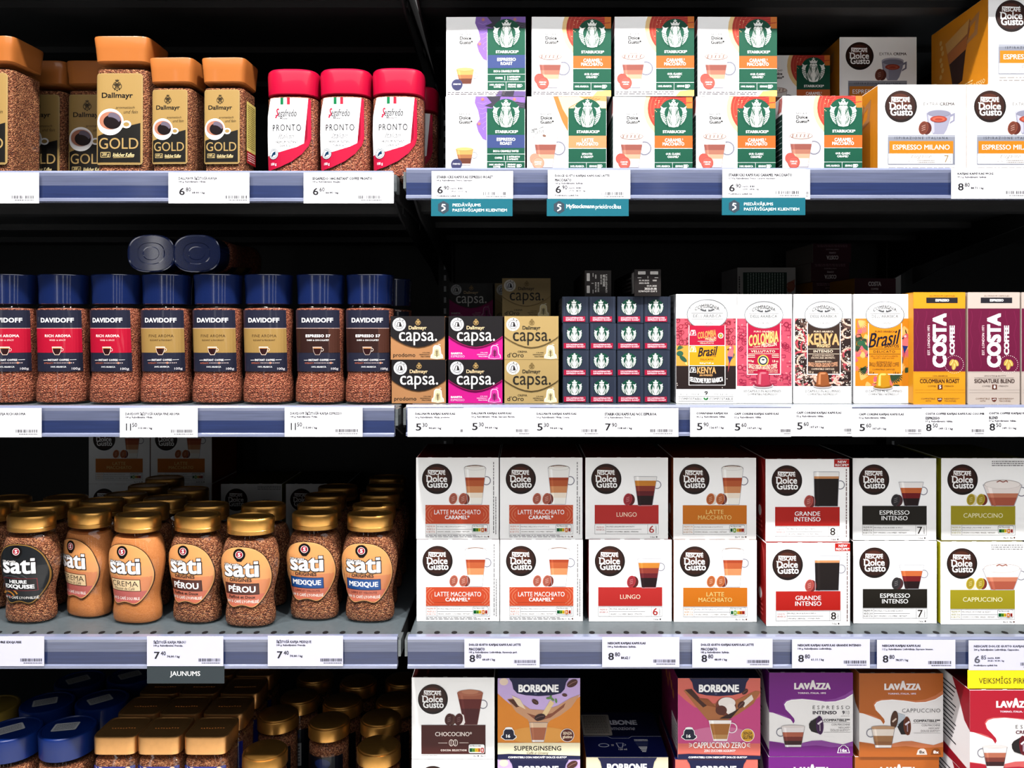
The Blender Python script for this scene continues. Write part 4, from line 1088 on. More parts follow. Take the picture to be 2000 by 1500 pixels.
# --- square boxes with a splash picture
BBW, BBH, BBD = .1190, .1165, .135
def splash_art(kind):
    # ref frame: the cream/orange box of the lowest shelf
    a = Art(985, 425, 1853, 1298, BBW, BBH)
    sky, low = dict(ginseng=((216, 188, 244), (255, 156, 48)), zero=((252, 126, 112), (238, 84, 156)), plain=((238, 228, 196), (238, 228, 196)))[kind]
    a.r(985, 425, 1853, 1298, sky, 0)
    if kind != 'plain':
        a.p([(985, 590), (1060, 660), (1160, 740), (1420, 780), (1640, 760), (1760, 690), (1853, 620), (1853, 1130), (985, 1130)], low, 1)
        lt = (252, 176, 80) if kind == 'ginseng' else (238, 130, 180)
        a.d(1420, 1040, 330, lt, 2, ry=90)
        if kind == 'ginseng':
            # the swirl of drink pouring into the tumbler
            a.p([(1085, 650), (1150, 640), (1240, 700), (1330, 760), (1480, 770), (1620, 720), (1750, 640), (1853, 600), (1760, 740), (1640, 830), (1540, 880), (1500, 930), (1330, 930), (1300, 870), (1180, 790)], (226, 170, 130), 3)
            a.p([(1090, 655), (1150, 650), (1240, 720), (1180, 740)], (110, 56, 40), 4); a.p([(1290, 800), (1420, 840), (1560, 800), (1700, 690), (1680, 740), (1540, 850), (1400, 890)], (176, 100, 70), 4)
            a.p([(1130, 610), (1220, 650), (1280, 760), (1200, 720)], (244, 220, 186), 5); a.p([(1440, 830), (1540, 660), (1580, 690), (1500, 830)], (244, 214, 160), 5)
            for q, (x, y) in enumerate(((1520, 640), (1560, 650), (1600, 668), (1540, 628))): a.d(x, y, 26, (120, 170, 90), 6, ry=12, n=10, rot=q * .7)
            bean(a, 1430, 845, 60, -.3, (70, 34, 34), 7); bean(a, 1380, 680, 40, .6, (90, 44, 38), 6); bean(a, 1770, 480, 62, -.5, (104, 54, 46), 6); bean(a, 1690, 606, 28, .2, (104, 54, 46), 6)
            a.d(1050, 462, 46, (246, 222, 200), 2, ry=40)
            cup(a, 1318, 1510, 905, 1348, 1470, 1112, [(0, .25, (236, 200, 166)), (.25, .9, (206, 122, 86)), (.9, 1, (240, 232, 230))], 6)
        else:
            a.p([(1045, 560), (1100, 540), (1200, 650), (1340, 700), (1500, 700), (1640, 640), (1800, 560), (1853, 570), (1780, 700), (1640, 800), (1540, 860), (1480, 900), (1300, 880), (1200, 760)], (206, 128, 76), 3)
            a.p([(1060, 550), (1130, 540), (1230, 660), (1330, 700), (1250, 740)], (92, 44, 32), 4); a.p([(1200, 640), (1300, 650), (1390, 740), (1290, 720)], (180, 100, 50), 5)
            a.d(1490, 730, 110, (150, 74, 50), 5, ry=100); a.d(1500, 690, 90, (240, 232, 226), 6, ry=60); a.d(1540, 760, 54, (244, 236, 230), 6, ry=60); a.d(1440, 770, 60, (120, 56, 40), 7, ry=52)
            a.p([(1420, 860), (1560, 790), (1640, 740), (1540, 860)], (66, 30, 24), 8)
            bean(a, 1650, 710, 46, -.8, (96, 44, 40), 8); bean(a, 1690, 570, 38, -.7, (96, 44, 40), 8); a.p([(1650, 690), (1760, 600), (1780, 650), (1680, 740)], (238, 226, 216), 7)
            cup(a, 1310, 1545, 880, 1360, 1500, 1098, [(0, .16, (246, 240, 236)), (.16, .7, (200, 128, 56)), (.7, .92, (214, 160, 96)), (.92, 1, (244, 240, 238))], 9, rim=(250, 250, 250), handle=1, hr=52, hy=960, hcol=(246, 226, 236))
        a.p([(1060, 1092), (1018, 1064), (1026, 1040), (1040, 1034), (1046, 990), (1064, 970), (1140, 970), (1158, 990), (1164, 1034), (1180, 1040), (1186, 1064), (1150, 1092)], WHITE, 7)
        a.p([(1062, 1086), (1026, 1060), (1032, 1044), (1046, 1038), (1052, 994), (1068, 976), (1136, 976), (1152, 994), (1158, 1038), (1172, 1044), (1178, 1060), (1146, 1086)], (20, 26, 70), 8)
        a.d(1102, 966, 40, WHITE, 6, ry=14); a.t('16', 1074, 1030, 1118, 1066, WHITE, 9, .04)
        sz = (120, 44, 34) if kind == 'ginseng' else (246, 184, 50)
        a.d(1718, 1040, 72, WHITE, 7); a.d(1718, 1040, 67, sz, 8)
        tcs = (252, 230, 200) if kind == 'ginseng' else (60, 40, 24)
        a.t('SENZA', 1672, 1002, 1766, 1032, tcs, 9, .02); a.t('glutine' if kind == 'ginseng' else 'GLUTINE', 1668, 1040, 1770, 1080, tcs, 9, .03)
        if kind == 'ginseng':
            a.r(985, 1122, 1853, 1298, (246, 236, 200), 5)
            a.t('SUPERGINSENG', 1158, 1156, 1654, 1206, (34, 30, 34), 7, .02, space=1.05, res=3); a.t('Caffè al Ginseng', 1292, 1216, 1520, 1252, (60, 50, 40), 7, .0, .3)
        else:
            a.t('CAPPUCCINO ZERO', 1146, 1114, 1698, 1178, WHITE, 9, .01, res=3); a.t('ZERO ZUCCHERI AGGIUNTI*', 1260, 1192, 1590, 1220, WHITE, 9, .015)
            for q in (-1, 1):
                for k in (-1, 0, 1): a.ln([(1422 + q * 288, 1146 + 8 * k), (1422 + q * 322, 1146 + 22 * k)], 5, WHITE, 9)
        a.p([(985, 1246), (1100, 1240), (1853, 1262), (1853, 1298), (985, 1298)], (24, 30, 96), 8)
        a.t('COMPATIBILI CON NESCAFÉ* DOLCE GUSTO*', 1096, 1262, 1712, 1288, WHITE, 9, .03)
    else:
        a.p([(985, 600), (1400, 760), (1853, 600), (1853, 1298), (985, 1298)], (30, 60, 170), 1)
    a.p([(1105, 425), (1735, 425), (1705, 470), (1690, 540), (1650, 585), (1560, 606), (1420, 616), (1280, 606), (1190, 585), (1150, 540), (1135, 470)], (18, 26, 92), 10)
    a.t('BORBONE', 1204, 490, 1626, 574, WHITE, 12, .045, res=3)
    for x, y in ((1478, 474), (1500, 470), (1490, 490), (1512, 492)): a.ring(x, y, 9, 4, WHITE, 9, n=8)
    a.r(1372, 590, 1396, 594, (170, 180, 220), 12)
    return a

def splash_box(kind):
    s = Art(0, 0, 135, 117, BBD, BBH)
    side = dict(ginseng=(226, 120, 40), zero=(150, 30, 96), plain=(214, 150, 70))[kind]
    if kind == 'zero':
        s.r(0, 0, 135, 60, (130, 26, 84), 0); s.r(88, 68, 130, 108, (214, 208, 214), 1); s.micro(92, 72, 126, 104, 7, (70, 60, 74), 2, 3)
        for k in range(6): s.d(30 + 14 * k, 24 + 7 * (k % 3), 7, (190, 110, 60), 1, n=10)
    else:
        s.micro(20, 20, 120, 100, 9, tuple(min(255, x + 50) for x in side), 1, 4)
    t = Art(0, 0, 868, 985, BBW, BBD)
    blue = (26, 40, 120)
    t.r(0, 0, 868, 985, (20, 26, 70), 0); t.r(0, 560, 868, 985, (24, 36, 112), 1)
    if kind == 'plain':
        t.t('BORBONE', 150, 190, 640, 300, (220, 224, 236), 3, .045, res=3); t.t('la emozione', 240, 330, 600, 420, (214, 218, 232), 3, .0, .35)
        t.rr(6, 60, 330, 540, 20, (176, 170, 160), 4); t.micro(30, 90, 300, 500, 11, (110, 104, 98), 5, 6)
        t.ln([(6, 560), (270, 560), (310, 600), (500, 600), (540, 560), (868, 560)], 6, (206, 210, 226), 3)
        t.d(210, 750, 60, (200, 206, 226), 3, ry=40); t.d(210, 750, 48, blue, 4, ry=28); t.r(292, 735, 320, 741, WHITE, 4); t.r(292, 755, 320, 761, WHITE, 4)
        t.p([(346, 700), (430, 700), (412, 800), (364, 800)], (200, 206, 226), 3); t.p([(356, 708), (420, 708), (404, 790), (372, 790)], blue, 4); t.ring(432, 740, 18, 7, (200, 206, 226), 3, n=10)
        t.t('120 ml', 362, 816, 450, 850, WHITE, 4, .01)
        for k in range(7): t.r(560 + 8 * k, 690 + 30 * k, 700 - 8 * k, 708 + 30 * k, WHITE if k > 2 else (90, 100, 150), 4)
        t.micro(556, 620, 704, 670, 2, WHITE, 4, 4)
    tc = (20, 26, 70)
    return box_maker(BBW, BBH, BBD, splash_art(kind), side, (26, 40, 120) if kind == 'plain' else tc, cf=(238, 228, 196) if kind == 'plain' else WHITE, side=s, top=t, flap=(kind != 'plain'))

# --- brown-banded cocoa pod box
def cocoa_box():
    a = Art(76, 450, 950, 1305, DGW * .985, .1170)
    a.r(76, 450, 950, 1305, WHITE, 0)
    badge(a, 300, 678, 158)
    cup(a, 557, 828, 610, 630, 768, 945, [(0, .2, (196, 112, 84)), (.2, .5, (132, 44, 40)), (.5, 1, (104, 28, 34))], 3, rim=(170, 110, 100), handle=1, hr=44, hy=732)
    a.d(692, 612, 136, (206, 126, 96), 4, ry=34); a.d(692, 600, 90, (220, 146, 114), 5, ry=24)
    pod(a, 470, 890, 62, (104, 44, 40), 3, cup_col=(110, 70, 56)); pod(a, 572, 890, 62, (112, 36, 36), 4, cup_col=(246, 240, 236))
    a.r(178, 950, 855, 1255, (98, 34, 28), 6)
    a.t('CHOCOCINO*', 324, 1020, 712, 1066, (250, 240, 232), 8, .012, res=3)
    a.ln([(356, 1138), (452, 1138)], 6, (236, 214, 204), 8); a.ln([(580, 1136), (676, 1136)], 6, (236, 214, 204), 8)
    for q in (-1, 1): a.ring(516 + q * 22, 1136, 22, 6, (246, 232, 224), 8, ry=34, n=14); a.ln([(516 + q * 22, 1106), (512 + q * 22, 1166)], 5, (246, 232, 224), 8)
    a.t('COCOA SELECTION', 382, 1204, 655, 1225, (246, 232, 224), 8, .03, space=1.2)
    nutri(a, 675, 1150, 848, 1246, 4, 8)
    a.micro(178, 1266, 350, 1278, 1, (160, 150, 150), 2, 3); a.t('8x', 730, 1268, 762, 1286, (70, 60, 60), 3); a.d(778, 1276, 8, (60, 40, 36), 3, n=10); a.t('8x', 806, 1268, 836, 1286, (70, 60, 60), 3); a.d(850, 1276, 8, (200, 196, 194), 3, n=10)
    t = Art(0, 0, 875, 1000, DGW * .985, .135)
    t.t('CHOCOCINO', 300, 560, 560, 610, (190, 150, 144), 2, .01); t.micro(250, 660, 640, 760, 2, (120, 70, 66), 2, 3)
    return box_maker(DGW * .985, .1170, .135, a, (96, 30, 26), (84, 26, 24), top=t)

# --- boxes with a steam swirl over a small cup
LVW, LVH, LVD = .1208, .1205, .135
def swirl_art(kind):
    a = Art(222, 372, 1080, 1232, LVW, LVH)
    C = dict(purple=((150, 30, 168), (170, 84, 190), (96, 14, 116)), brown=((216, 116, 40), (236, 140, 90), (150, 66, 20)), red=((222, 16, 54), (240, 110, 110), (150, 10, 40)))[kind]
    a.r(222, 372, 1080, 1232, (238, 236, 236), 0)
    # swirl: lighter ribbon first, main colour above it
    tip = [(470, 895)]
    main = [(222, 372), (1080, 372), (1080, 545), (1000, 600), (900, 640), (800, 655), (680, 645), (560, 635), (450, 638), (390, 655), (366, 690), (380, 740), (430, 790), (474, 840), (484, 870), (470, 896), (450, 860), (400, 820), (330, 795), (222, 778)]
    rib = [(222, 372), (1080, 372), (1080, 590), (1000, 640), (900, 668), (800, 672), (680, 655), (560, 645), (450, 652), (400, 668), (376, 700), (392, 750), (440, 800), (480, 850), (470, 896), (440, 850), (222, 770)]
    a.p(rib, C[1], 1); a.p(main, C[0], 2)
    a.ln([(1080, 592), (1000, 642), (900, 670), (800, 674), (680, 657), (560, 646), (450, 654), (402, 670), (378, 702)], 7, WHITE, 3)
    a.p([(222, 1075), (330, 1090), (440, 1112), (560, 1095), (660, 1072), (760, 1068), (860, 1090), (980, 1110), (1080, 1078), (1080, 1232), (222, 1232)], C[1], 2)
    a.p([(222, 1082), (330, 1096), (450, 1128), (560, 1130), (700, 1120), (860, 1140), (1080, 1130), (1080, 1232), (222, 1232)], C[0], 3)
    # name
    a.t('LAV', 477, 476, 640, 543, (238, 232, 232), 5, .06, res=3); a.t('A', 634, 447, 704, 543, (238, 232, 232), 6, .07, res=3); a.t('ZZA', 700, 476, 850, 543, (238, 232, 232), 5, .06, res=3)
    a.t('TORINO, ITALIA, 1895', 514, 572, 802, 592, (246, 226, 240), 5, .025)
    g = (84, 80, 86)
    if kind == 'purple':
        a.t('ESPRESSO', 668, 712, 1048, 748, g, 4, -.008, space=1.6); a.t('INTENSO', 668, 766, 914, 800, (60, 50, 70), 4, .03); a.t('9', 970, 764, 996, 800, (60, 50, 70), 4, .03); a.t('/13', 1000, 764, 1042, 800, g, 4); a.t('INTENSITÀ', 958, 812, 1044, 822, g, 4, res=1)
    elif kind == 'brown':
        a.t('CAPPUCCINO', 660, 735, 1050, 775, g, 4, -.008, space=1.1)
    else:
        a.t('ESPRESSO', 668, 712, 1048, 748, g, 4, -.008, space=1.6); a.t('CREMOSO', 668, 766, 914, 800, (120, 20, 50), 4, .03)
    a.t('COMPATIBILE**', 778, 846, 1048, 874, (60, 56, 62), 4, .025); a.r(770, 884, 1050, 886, g, 4)
    for k, q in enumerate(('CON MACCHINE', 'NESCAFÉ*', 'DOLCE GUSTO**')): a.t(q, (860, 932, 852)[k], 895 + 29 * k, 1048, 916 + 29 * k, g, 4, -.004)
    a.r(780, 984, 1050, 986, g, 4)
    if kind == 'brown':
        a.p([(590, 770), (690, 800), (690, 880), (600, 930)], (196, 206, 216), 4); a.d(580, 850, 38, (88, 50, 30), 5, ry=94, rot=.12); a.d(580, 850, 32, (104, 62, 38), 6, ry=84, rot=.12); a.ln([(560, 870), (600, 835)], 16, (226, 206, 190), 7)
        a.p([(610, 920), (690, 850), (740, 1000), (650, 1000)], (40, 28, 24), 5)
    X = 740 if kind != 'brown' else 712
    a.p([(628 if kind != 'brown' else 620, 900), (648, 870), (X - 16, 826), (X - 10, 1000), (652, 975), (632, 940)], (34, 26, 30), 6)
    a.d(X, 912, 38, C[2], 7, ry=96, rot=-.06); a.d(X, 912, 31, tuple(int(x * .8) for x in C[2]), 8, ry=86, rot=-.06); a.ln([(X - 22, 900), (X + 22, 866)], 18, (232, 222, 232), 9); a.ln([(X, 900), (X + 2, 970)], 8, (200, 180, 200), 9)
    # cup
    b = dict(purple=[(0, .28, (232, 226, 226)), (.28, .5, (208, 112, 84)), (.5, .7, (150, 56, 44)), (.7, .9, (70, 20, 24)), (.9, 1, (226, 222, 224))],
             red=[(0, .28, (232, 226, 226)), (.28, .5, (208, 122, 94)), (.5, .7, (150, 66, 54)), (.7, .9, (70, 24, 28)), (.9, 1, (226, 222, 224))],
             brown=[(0, .1, (206, 160, 120)), (.1, .42, (236, 224, 212)), (.42, .7, (190, 134, 84)), (.7, .88, (176, 116, 70)), (.88, 1, (230, 222, 218))])[kind]
    cup(a, 345, 585, 925, 385, 548, 1135, b, 6, rim=(150, 146, 152), handle=-1, hr=42, hy=985)
    a.d(465, 925, 120, (226, 216, 214) if kind != 'brown' else (214, 168, 128), 8, ry=14)
    if kind == 'purple':
        a.p([(918, 1198), (934, 1140), (954, 1130), (964, 1116), (1000, 1116), (1012, 1130), (1030, 1140), (1048, 1198)], WHITE, 6); a.p([(926, 1193), (940, 1145), (958, 1135), (968, 1121), (997, 1121), (1008, 1135), (1025, 1145), (1040, 1193)], C[0], 7)
        a.t('16x', 950, 1152, 1018, 1186, WHITE, 8, .03)
    else:
        for x, c in ((806, (226, 214, 206)), (950, tuple(int(v * .8) for v in C[0]))):
            a.p([(x, 1208), (x + 14, 1160), (x + 40, 1144), (x + 76, 1144), (x + 96, 1160), (x + 110, 1208)], c, 6); a.t('8x', x + 28, 1164, x + 84, 1196, (60, 44, 40) if x < 900 else WHITE, 7, .02)
    return a
def swirl_box(kind):
    C = dict(purple=(120, 26, 136), brown=(196, 100, 34), red=(196, 14, 46))[kind]
    s = Art(0, 0, 135, 121, LVD, LVH)
    s.r(0, 0, 135, 121, (236, 232, 234), 0)
    s.p([(0, 100), (60, 104), (135, 112), (135, 121), (0, 121)], C, 1); s.p([(90, 0), (135, 0), (135, 56), (122, 48), (108, 24)], C, 1)
    for k in range(13): s.ln([(14 + 4 * (k % 3), 12 + 6.4 * k), (100 - 3 * (k % 4), 14 + 6.6 * k)], 2.2, (72, 70, 78), 1)
    return box_maker(LVW, LVH, LVD, swirl_art(kind), (236, 232, 234), C, side=s)

# ------------------------------------------------------------------ the setting: wall, floor, posts, shelves
X_GAP_L, X_GAP_R = -.1720, -.1605      # where one bay's rails stop and the next bay's begin
Z1, Z2, Z3, Z4 = 1.5666, 1.2394, .9193, .6100
Z0 = 1.8760
def slab(name, x0, y0, z0, x1, y1, z1, m):
    bm = bmesh.new(); add_box(bm, x0, y0, z0, x1, y1, z1)
    o = mesh_obj(name, bm_mesh(name, bm, [m])); o['kind'] = 'structure'
    return o
slab('wall_back', -2.2, .672, 0, 2.2, .70, 2.6, BLACK_METAL)
slab('floor', -4, -4, -.05, 4, .9, 0, brushed('pale_floor_tile', (236, 234, 230), .5, 0, .1, (2, 2, 2)))

def post(x, n):
    bm = bmesh.new()
    add_box(bm, x - .016, .625, 0, x + .016, .660, 2.4, 0)
    o = mesh_obj('upright_post', bm_mesh('upright_post', bm, [BLACK_METAL]))
    s = bmesh.new()
    for k in range(88):
        z = .30 + k * .024
        add_box(s, x - .004, .6236, z, x + .001, .6246, z + .012, 0)
    mesh_obj('lit_slot_pattern', bm_mesh('lit_slot_pattern', s, [mat((214, 218, 222), .4)]), o)  # pale patches: light caught on the slot edges, put into the colour
    tag(o, n, 'shelf post')
post(-.166, 'black slotted steel post behind the gap between the two shelf bays')
post(.806, 'black slotted steel post in the dark behind the tall maroon boxes')

def shelf(x0, x1, z, label, rail=True, holes=True, ztop=None, group=None):
    root = empty('shelf'); root.location = (0, 0, 0)
    tag(root, label, 'shelf', group)
    bm = bmesh.new()
    add_box(bm, x0, 0, z - .030, x1, .66, z, 0, .0012)
    bm.normal_update()
    for f in bm.faces:
        if f.normal.z < .5 and f.normal.y > -.5: f.material_index = 1
    # folded stiffeners under the tray
    for y in (.10, .30, .50):
        add_box(bm, x0 + .002, y, z - .040, x1 - .002, y + .03, z - .030, 1)
    if holes:
        n = int((x1 - x0 - .02) / .0243)
        for k in range(n):
            x = x0 + .014 + k * .0243
            r = bmesh.ops.create_circle(bm, cap_ends=True, segments=10, radius=.0042)
            for v in r['verts']: v.co = Vector((x + v.co.x, .0155 + v.co.y * 1.3, z + .00025))
            for f in set(f for v in r['verts'] for f in v.link_faces): f.material_index = 2
    mesh_obj('shelf_board', bm_mesh('shelf_board', bm, [SHELF_GREY, BLACK_METAL, mat((10, 10, 12), .8)]), root)
    # cantilever brackets below, one at each end
    for x in (x0 + .004, x1 - .007):
        b = bmesh.new()
        vs = [(.03, z - .031), (.64, z - .031), (.64, z - .12), (.52, z - .095), (.10, z - .050)]
        f1 = [b.verts.new((x, y, zz)) for y, zz in vs]; f2 = [b.verts.new((x + .003, y, zz)) for y, zz in vs]
        b.faces.new(f1); b.faces.new(list(reversed(f2)))
        for i in range(5): b.faces.new((f1[i], f2[i], f2[(i + 1) % 5], f1[(i + 1) % 5]))
        bmesh.ops.recalc_face_normals(b, faces=b.faces[:])
        mesh_obj('bracket', bm_mesh('bracket', b, [BLACK_METAL]), root)
    if rail:
        zt = z if ztop is None else ztop
        prof = [(-.0005, zt + .004, 2), (-.010, zt + .004, 2), (-.0125, zt + .001, 2), (-.0115, zt - .003, 0), (-.0110, zt - .0165, 1), (-.0110, zt - .0335, 2), (-.0140, zt - .0350, 2), (-.0140, zt - .0385, 2), (-.0020, zt - .0390, 2), (-.0005, zt - .030, 2)]
        b = bmesh.new(); L = []; R = []
        for y, zz, m in prof: L.append(b.verts.new((x0 + .0005, y, zz))); R.append(b.verts.new((x1 - .0005, y, zz)))
        n = len(prof)
        for i in range(n):
            f = b.faces.new((L[i], R[i], R[(i + 1) % n], L[(i + 1) % n])); f.material_index = prof[i][2]
        b.faces.new(list(reversed(L))).material_index = 2; b.faces.new(R).material_index = 2
        bmesh.ops.recalc_face_normals(b, faces=b.faces[:])
        pr = mesh_obj('price_rail', bm_mesh('price_rail', b, [RAIL_UP, RAIL_LOW, RAIL_LIP]), root)
        # the steel clip plate that closes the end of the rail
        for x, s in ((x0, 1), (x1, -1)):
            e = bmesh.new(); add_box(e, x - .004 if s > 0 else x + .0002, -.008, zt - .024, x - .0002 if s > 0 else x + .004, .02, zt - .001, 0)
            mesh_obj('end_clip', bm_mesh('end_clip', e, [STEEL]), pr)
    return root

GRP = 'shelf trays of the coffee display'
XL, XR = -1.750, .800
shelf(XL, X_GAP_L - .006, Z1 - .004, 'dark shelf tray under the tall orange-lidded jars and the pink-red lidded jars')
shelf(X_GAP_R, XR, Z1, 'dark shelf tray under the white pod boxes with green panels')
shelf(XL, X_GAP_L - .004, Z2 - .001, 'shelf tray under the row of blue-capped glass coffee jars')
shelf(X_GAP_R, XR, Z2, 'shelf tray under the small capsule boxes and the tall capsule cartons')
shelf(XL, X_GAP_L, Z3, 'grey perforated shelf tray under the bulging gold-lidded jars')
shelf(X_GAP_R + .002, XR, Z3, 'grey perforated shelf tray under the two-high white pod boxes with round brown badges')
shelf(XL, X_GAP_L, Z4, 'lowest shelf tray below the blue-lidded and gold-lidded jars', rail=False, holes=False)
shelf(X_GAP_R, XR, Z4, 'lowest shelf tray below the brown, orange, pink and purple boxes', rail=False, holes=False)
shelf(XL, X_GAP_L, Z0, 'empty-looking black shelf tray above the orange-lidded jars', holes=False)
shelf(XR + .050, 1.75, Z1, 'dark shelf tray of the next bay, highest of three', holes=False)
shelf(XR + .008, 1.75, Z2, 'dark shelf tray of the next bay, middle of three', holes=False)
shelf(XR + .008, 1.75, Z3, 'dark shelf tray of the next bay, lowest of three', holes=False)
shelf(X_GAP_R, XR, Z0, 'black shelf tray above the pod boxes with green panels', holes=False)

# ------------------------------------------------------------------ price tags
def card_mesh(name, a, T=.0005, back=(236, 236, 240)):
    vs = [(x, -l * STEP, z) for x, z, l in a.V]; fs = list(a.F); I = list(a.I)
    k = len(vs); W, H = a.W / 2, a.H
    vs += [(-W, 0, 0), (W, 0, 0), (W, 0, H), (-W, 0, H), (-W, T, 0), (W, T, 0), (W, T, H), (-W, T, H)]
    b = a.mi(back)
    for q in ((7, 6, 5, 4), (0, 1, 5, 4), (1, 2, 6, 5), (2, 3, 7, 6), (3, 0, 4, 7)):
        fs.append(tuple(k + j for j in q)); I.append(b)
    me = bpy.data.meshes.new(name); me.from_pydata(vs, [], fs)
    for m in a.mats: me.materials.append(m)
    me.polygons.foreach_set('material_index', I); me.update()
    return me

def price_tag(u0, v0, u1, v1, title, small, big, sup, unit, label, tx=12, tw=None, bar=None, norm=None, strip=None, y=-.0152, tint=(246, 246, 252), faint=False):
    s = sc(y)
    W, H = (u1 - u0) * s, (v1 - v0) * s
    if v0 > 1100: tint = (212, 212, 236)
    a = Art(u0, v0, u1, v1, W, H)
    a.r(u0, v0, u1, v1, tint, 0)
    ink = (44, 42, 48) if not faint else (110, 110, 122)
    x = u0 + tx; yy = v0 + 9
    for k, q in enumerate(title):
        w = len(q) * 3.32 if tw is None else tw[k]
        x0 = x if w > 0 else x + w
        dz = 1.6 if ('Š' in q or 'Ķ' in q) else 0
        a.t(q, x, yy - dz, x + abs(w), yy + 5.6 + dz * .6, ink, 2, .045 if dz == 0 else .03, res=1); yy += 8
    if small:
        a.t(small, x, yy - 1, x + len(small) * 1.85, yy + 3.6, (80, 78, 86), 2, .04, res=1)
    yb = v0 + 26 + (5 if len(title) > 1 else 4)
    if big:
        w = 11 if len(big) == 1 else 10
        a.t(big, x + 1, yb, x + 1 + w, yb + 14, ink, 2, .02, res=3); a.t(sup, x + w + 3, yb - 1, x + w + 13, yb + 7, ink, 2, .02)
        if norm:
            a.t('norm. ' + norm, x + w + 16, yb + 2, x + w + 40, yb + 6, (66, 64, 72), 2, .03, res=1); a.t(unit, x + w + 16, yb + 8, x + w + 48, yb + 12, (66, 64, 72), 2, .03, res=1)
            a.t('Piedāvājums spēkā līdz', x, yb + 17, x + 46, yb + 21, (76, 74, 82), 2, .03, res=1)
        else:
            a.t(unit, x + w + 15, yb + 7, x + w + 15 + 2.5 * len(unit), yb + 12.5, (70, 68, 76), 2, .04, res=1)
    if bar:
        b0, b1 = bar
        yv = v1 - 15 if not strip or strip[0] != 'teal' else v1 - 13
        a.bars(b0, yv, b1, yv + 6, ink, 2, int(u0) + 500); a.micro(b0 + 6, yv + 7.5, b1, yv + 10.5, 1, ink, 2, int(u0) + 501)
    o = mesh_obj('price_tag', card_mesh('price_tag', a))
    o.location = (wx((u0 + u1) / 2, y), y, wz(v1, y))
    tag(o, label, 'price tag', 'paper price tags in the shelf rails')
    if strip:
        kind, c0, c1, w1, lines = strip
        col = dict(teal=(14, 122, 142), dark=(66, 78, 84), yellow=(248, 226, 16))[kind]
        b = Art(c0, v1, c1, w1, (c1 - c0) * s, (w1 - v1) * s)
        b.r(c0, v1, c1, w1, col, 0)
        if kind == 'teal':
            h = [(24 + 12 * math.sin(k * math.pi / 3), (w1 - v1) / 2 + 13 * math.cos(k * math.pi / 3)) for k in range(6)]
            b.p([(c0 + p, v1 + q) for p, q in h], (66, 84, 100), 1)
            cy = v1 + (w1 - v1) / 2
            b.p([(c0 + 28, cy - 6), (c0 + 22, cy - 7), (c0 + 20, cy - 2), (c0 + 25, cy), (c0 + 25, cy + 3), (c0 + 20, cy + 6), (c0 + 21, cy + 8), (c0 + 28, cy + 4), (c0 + 28, cy), (c0 + 23, cy - 3), (c0 + 24, cy - 5), (c0 + 28, cy - 4)], WHITE, 2)
        for q, x0, y0, x1, y1, c, bo in lines: b.t(q, x0, y0, x1, y1, c, 3, bo, res=2)
        mesh_obj('promotion_strip', card_mesh('promotion_strip', b, .0005, col), o, (wx((c0 + c1) / 2, y) - wx((u0 + u1) / 2, y), .0002, -(w1 - v1) * s))
    return o

TEALW = (240, 250, 250)
price_tag(-70, 337, 76, 397, [], '', '', '', '', 'price tag below the large tilted orange-lidded jar, only its barcode showing', bar=(23, 67))
price_tag(329, 337, 487, 397, ['DALLMAYR ŠĶĪSTOŠĀ KAFIJA'], '100 g. Ražotājvalsts: Vācija.', '6', '80', '68.00 / kg', 'white 6.80 price tag below the small orange-lidded jars', 20, [75], (440, 484))
price_tag(593, 337, 769, 397, ['SEGAFREDO 100G INSTANT COFFEE PRONTO'], '100 g. Ražotājvalsts: Beļģija.', '6', '60', '66.00 / kg', 'white 6.60 price tag below the pink-red lidded jars', 17, [117], (700, 745))
price_tag(843, 334, 1002, 388, ['STARBUCKS KAPSULAS ESPRESSO ROAST'], '66 g. Ražotājvalsts: Šveice. Espresso.', '6', '90', '104.55 / 133.33 / kg', 'price tag with teal two-line strip, below the purple-swirled pod boxes', 10, [110], (944, 988), '8.80',
          ('teal', 842, 1001, 422, [('PIEDĀVĀJUMS', 884, 396, 939, 405, TEALW, .01), ('PASTĀVĪGAJIEM KLIENTIEM', 884, 406, 990, 415, TEALW, .01)]))
price_tag(1070, 332, 1231, 388, ['DOLCE GUSTO KAFIJAS KAPSULAS LATTE', 'MACCHIATO'], '165 g. Ražotājvalsts: Spānija.', '6', '90', '37.70 / 48.09 / kg', 'price tag with teal strip holding one line of lettering, below the peach-banded box', 14, [107, 32], (1174, 1218), '8.80',
          ('teal', 1068, 1228, 422, [('MyStockmann', 1106, 399, 1161, 409, TEALW, .02), ('priekšrocības', 1163, 399, 1213, 410, TEALW, .0)]))
price_tag(1472, 331, 1582, 389, [], '', '', '', '', 'price tag half hidden behind the teal-stripped one below the orange-banded boxes', bar=(1560, 1579), y=-.0145)
price_tag(1411, 330, 1574, 386, ['STARBUCKS KAPSULAS CARAMEL MACCHIATO'], '127,8 g. Ražotājvalsts: Šveice. Caramel macchiato.', '6', '90', '53.99 / 68.86 / kg', 'price tag with teal two-line strip, below the orange-banded pod boxes', 12, [124], (1515, 1560), '8.80',
          ('teal', 1410, 1573, 420, [('PIEDĀVĀJUMS', 1453, 394, 1510, 403, TEALW, .01), ('PASTĀVĪGAJIEM KLIENTIEM', 1453, 404, 1561, 413, TEALW, .01)]), y=-.0157)
price_tag(1858, 328, 2016, 388, ['KAFIJAS KAPSULAS 99,2G'], '99,2 g. Ražotājvalsts: Spānija.', '8', '80', '88.71 / kg', 'white 8.80 price tag below the orange-sided boxes on the uppermost rail', 12, [70], (1965, 2010))
price_tag(-70, 797, 81, 854, ['DAVIDOFF ŠĶĪSTOŠĀ KAFIJA RICH AROMA'], '', '', '', '', 'price tag below the red-banded jars, its price out of sight', 2, [118], (31, 74))
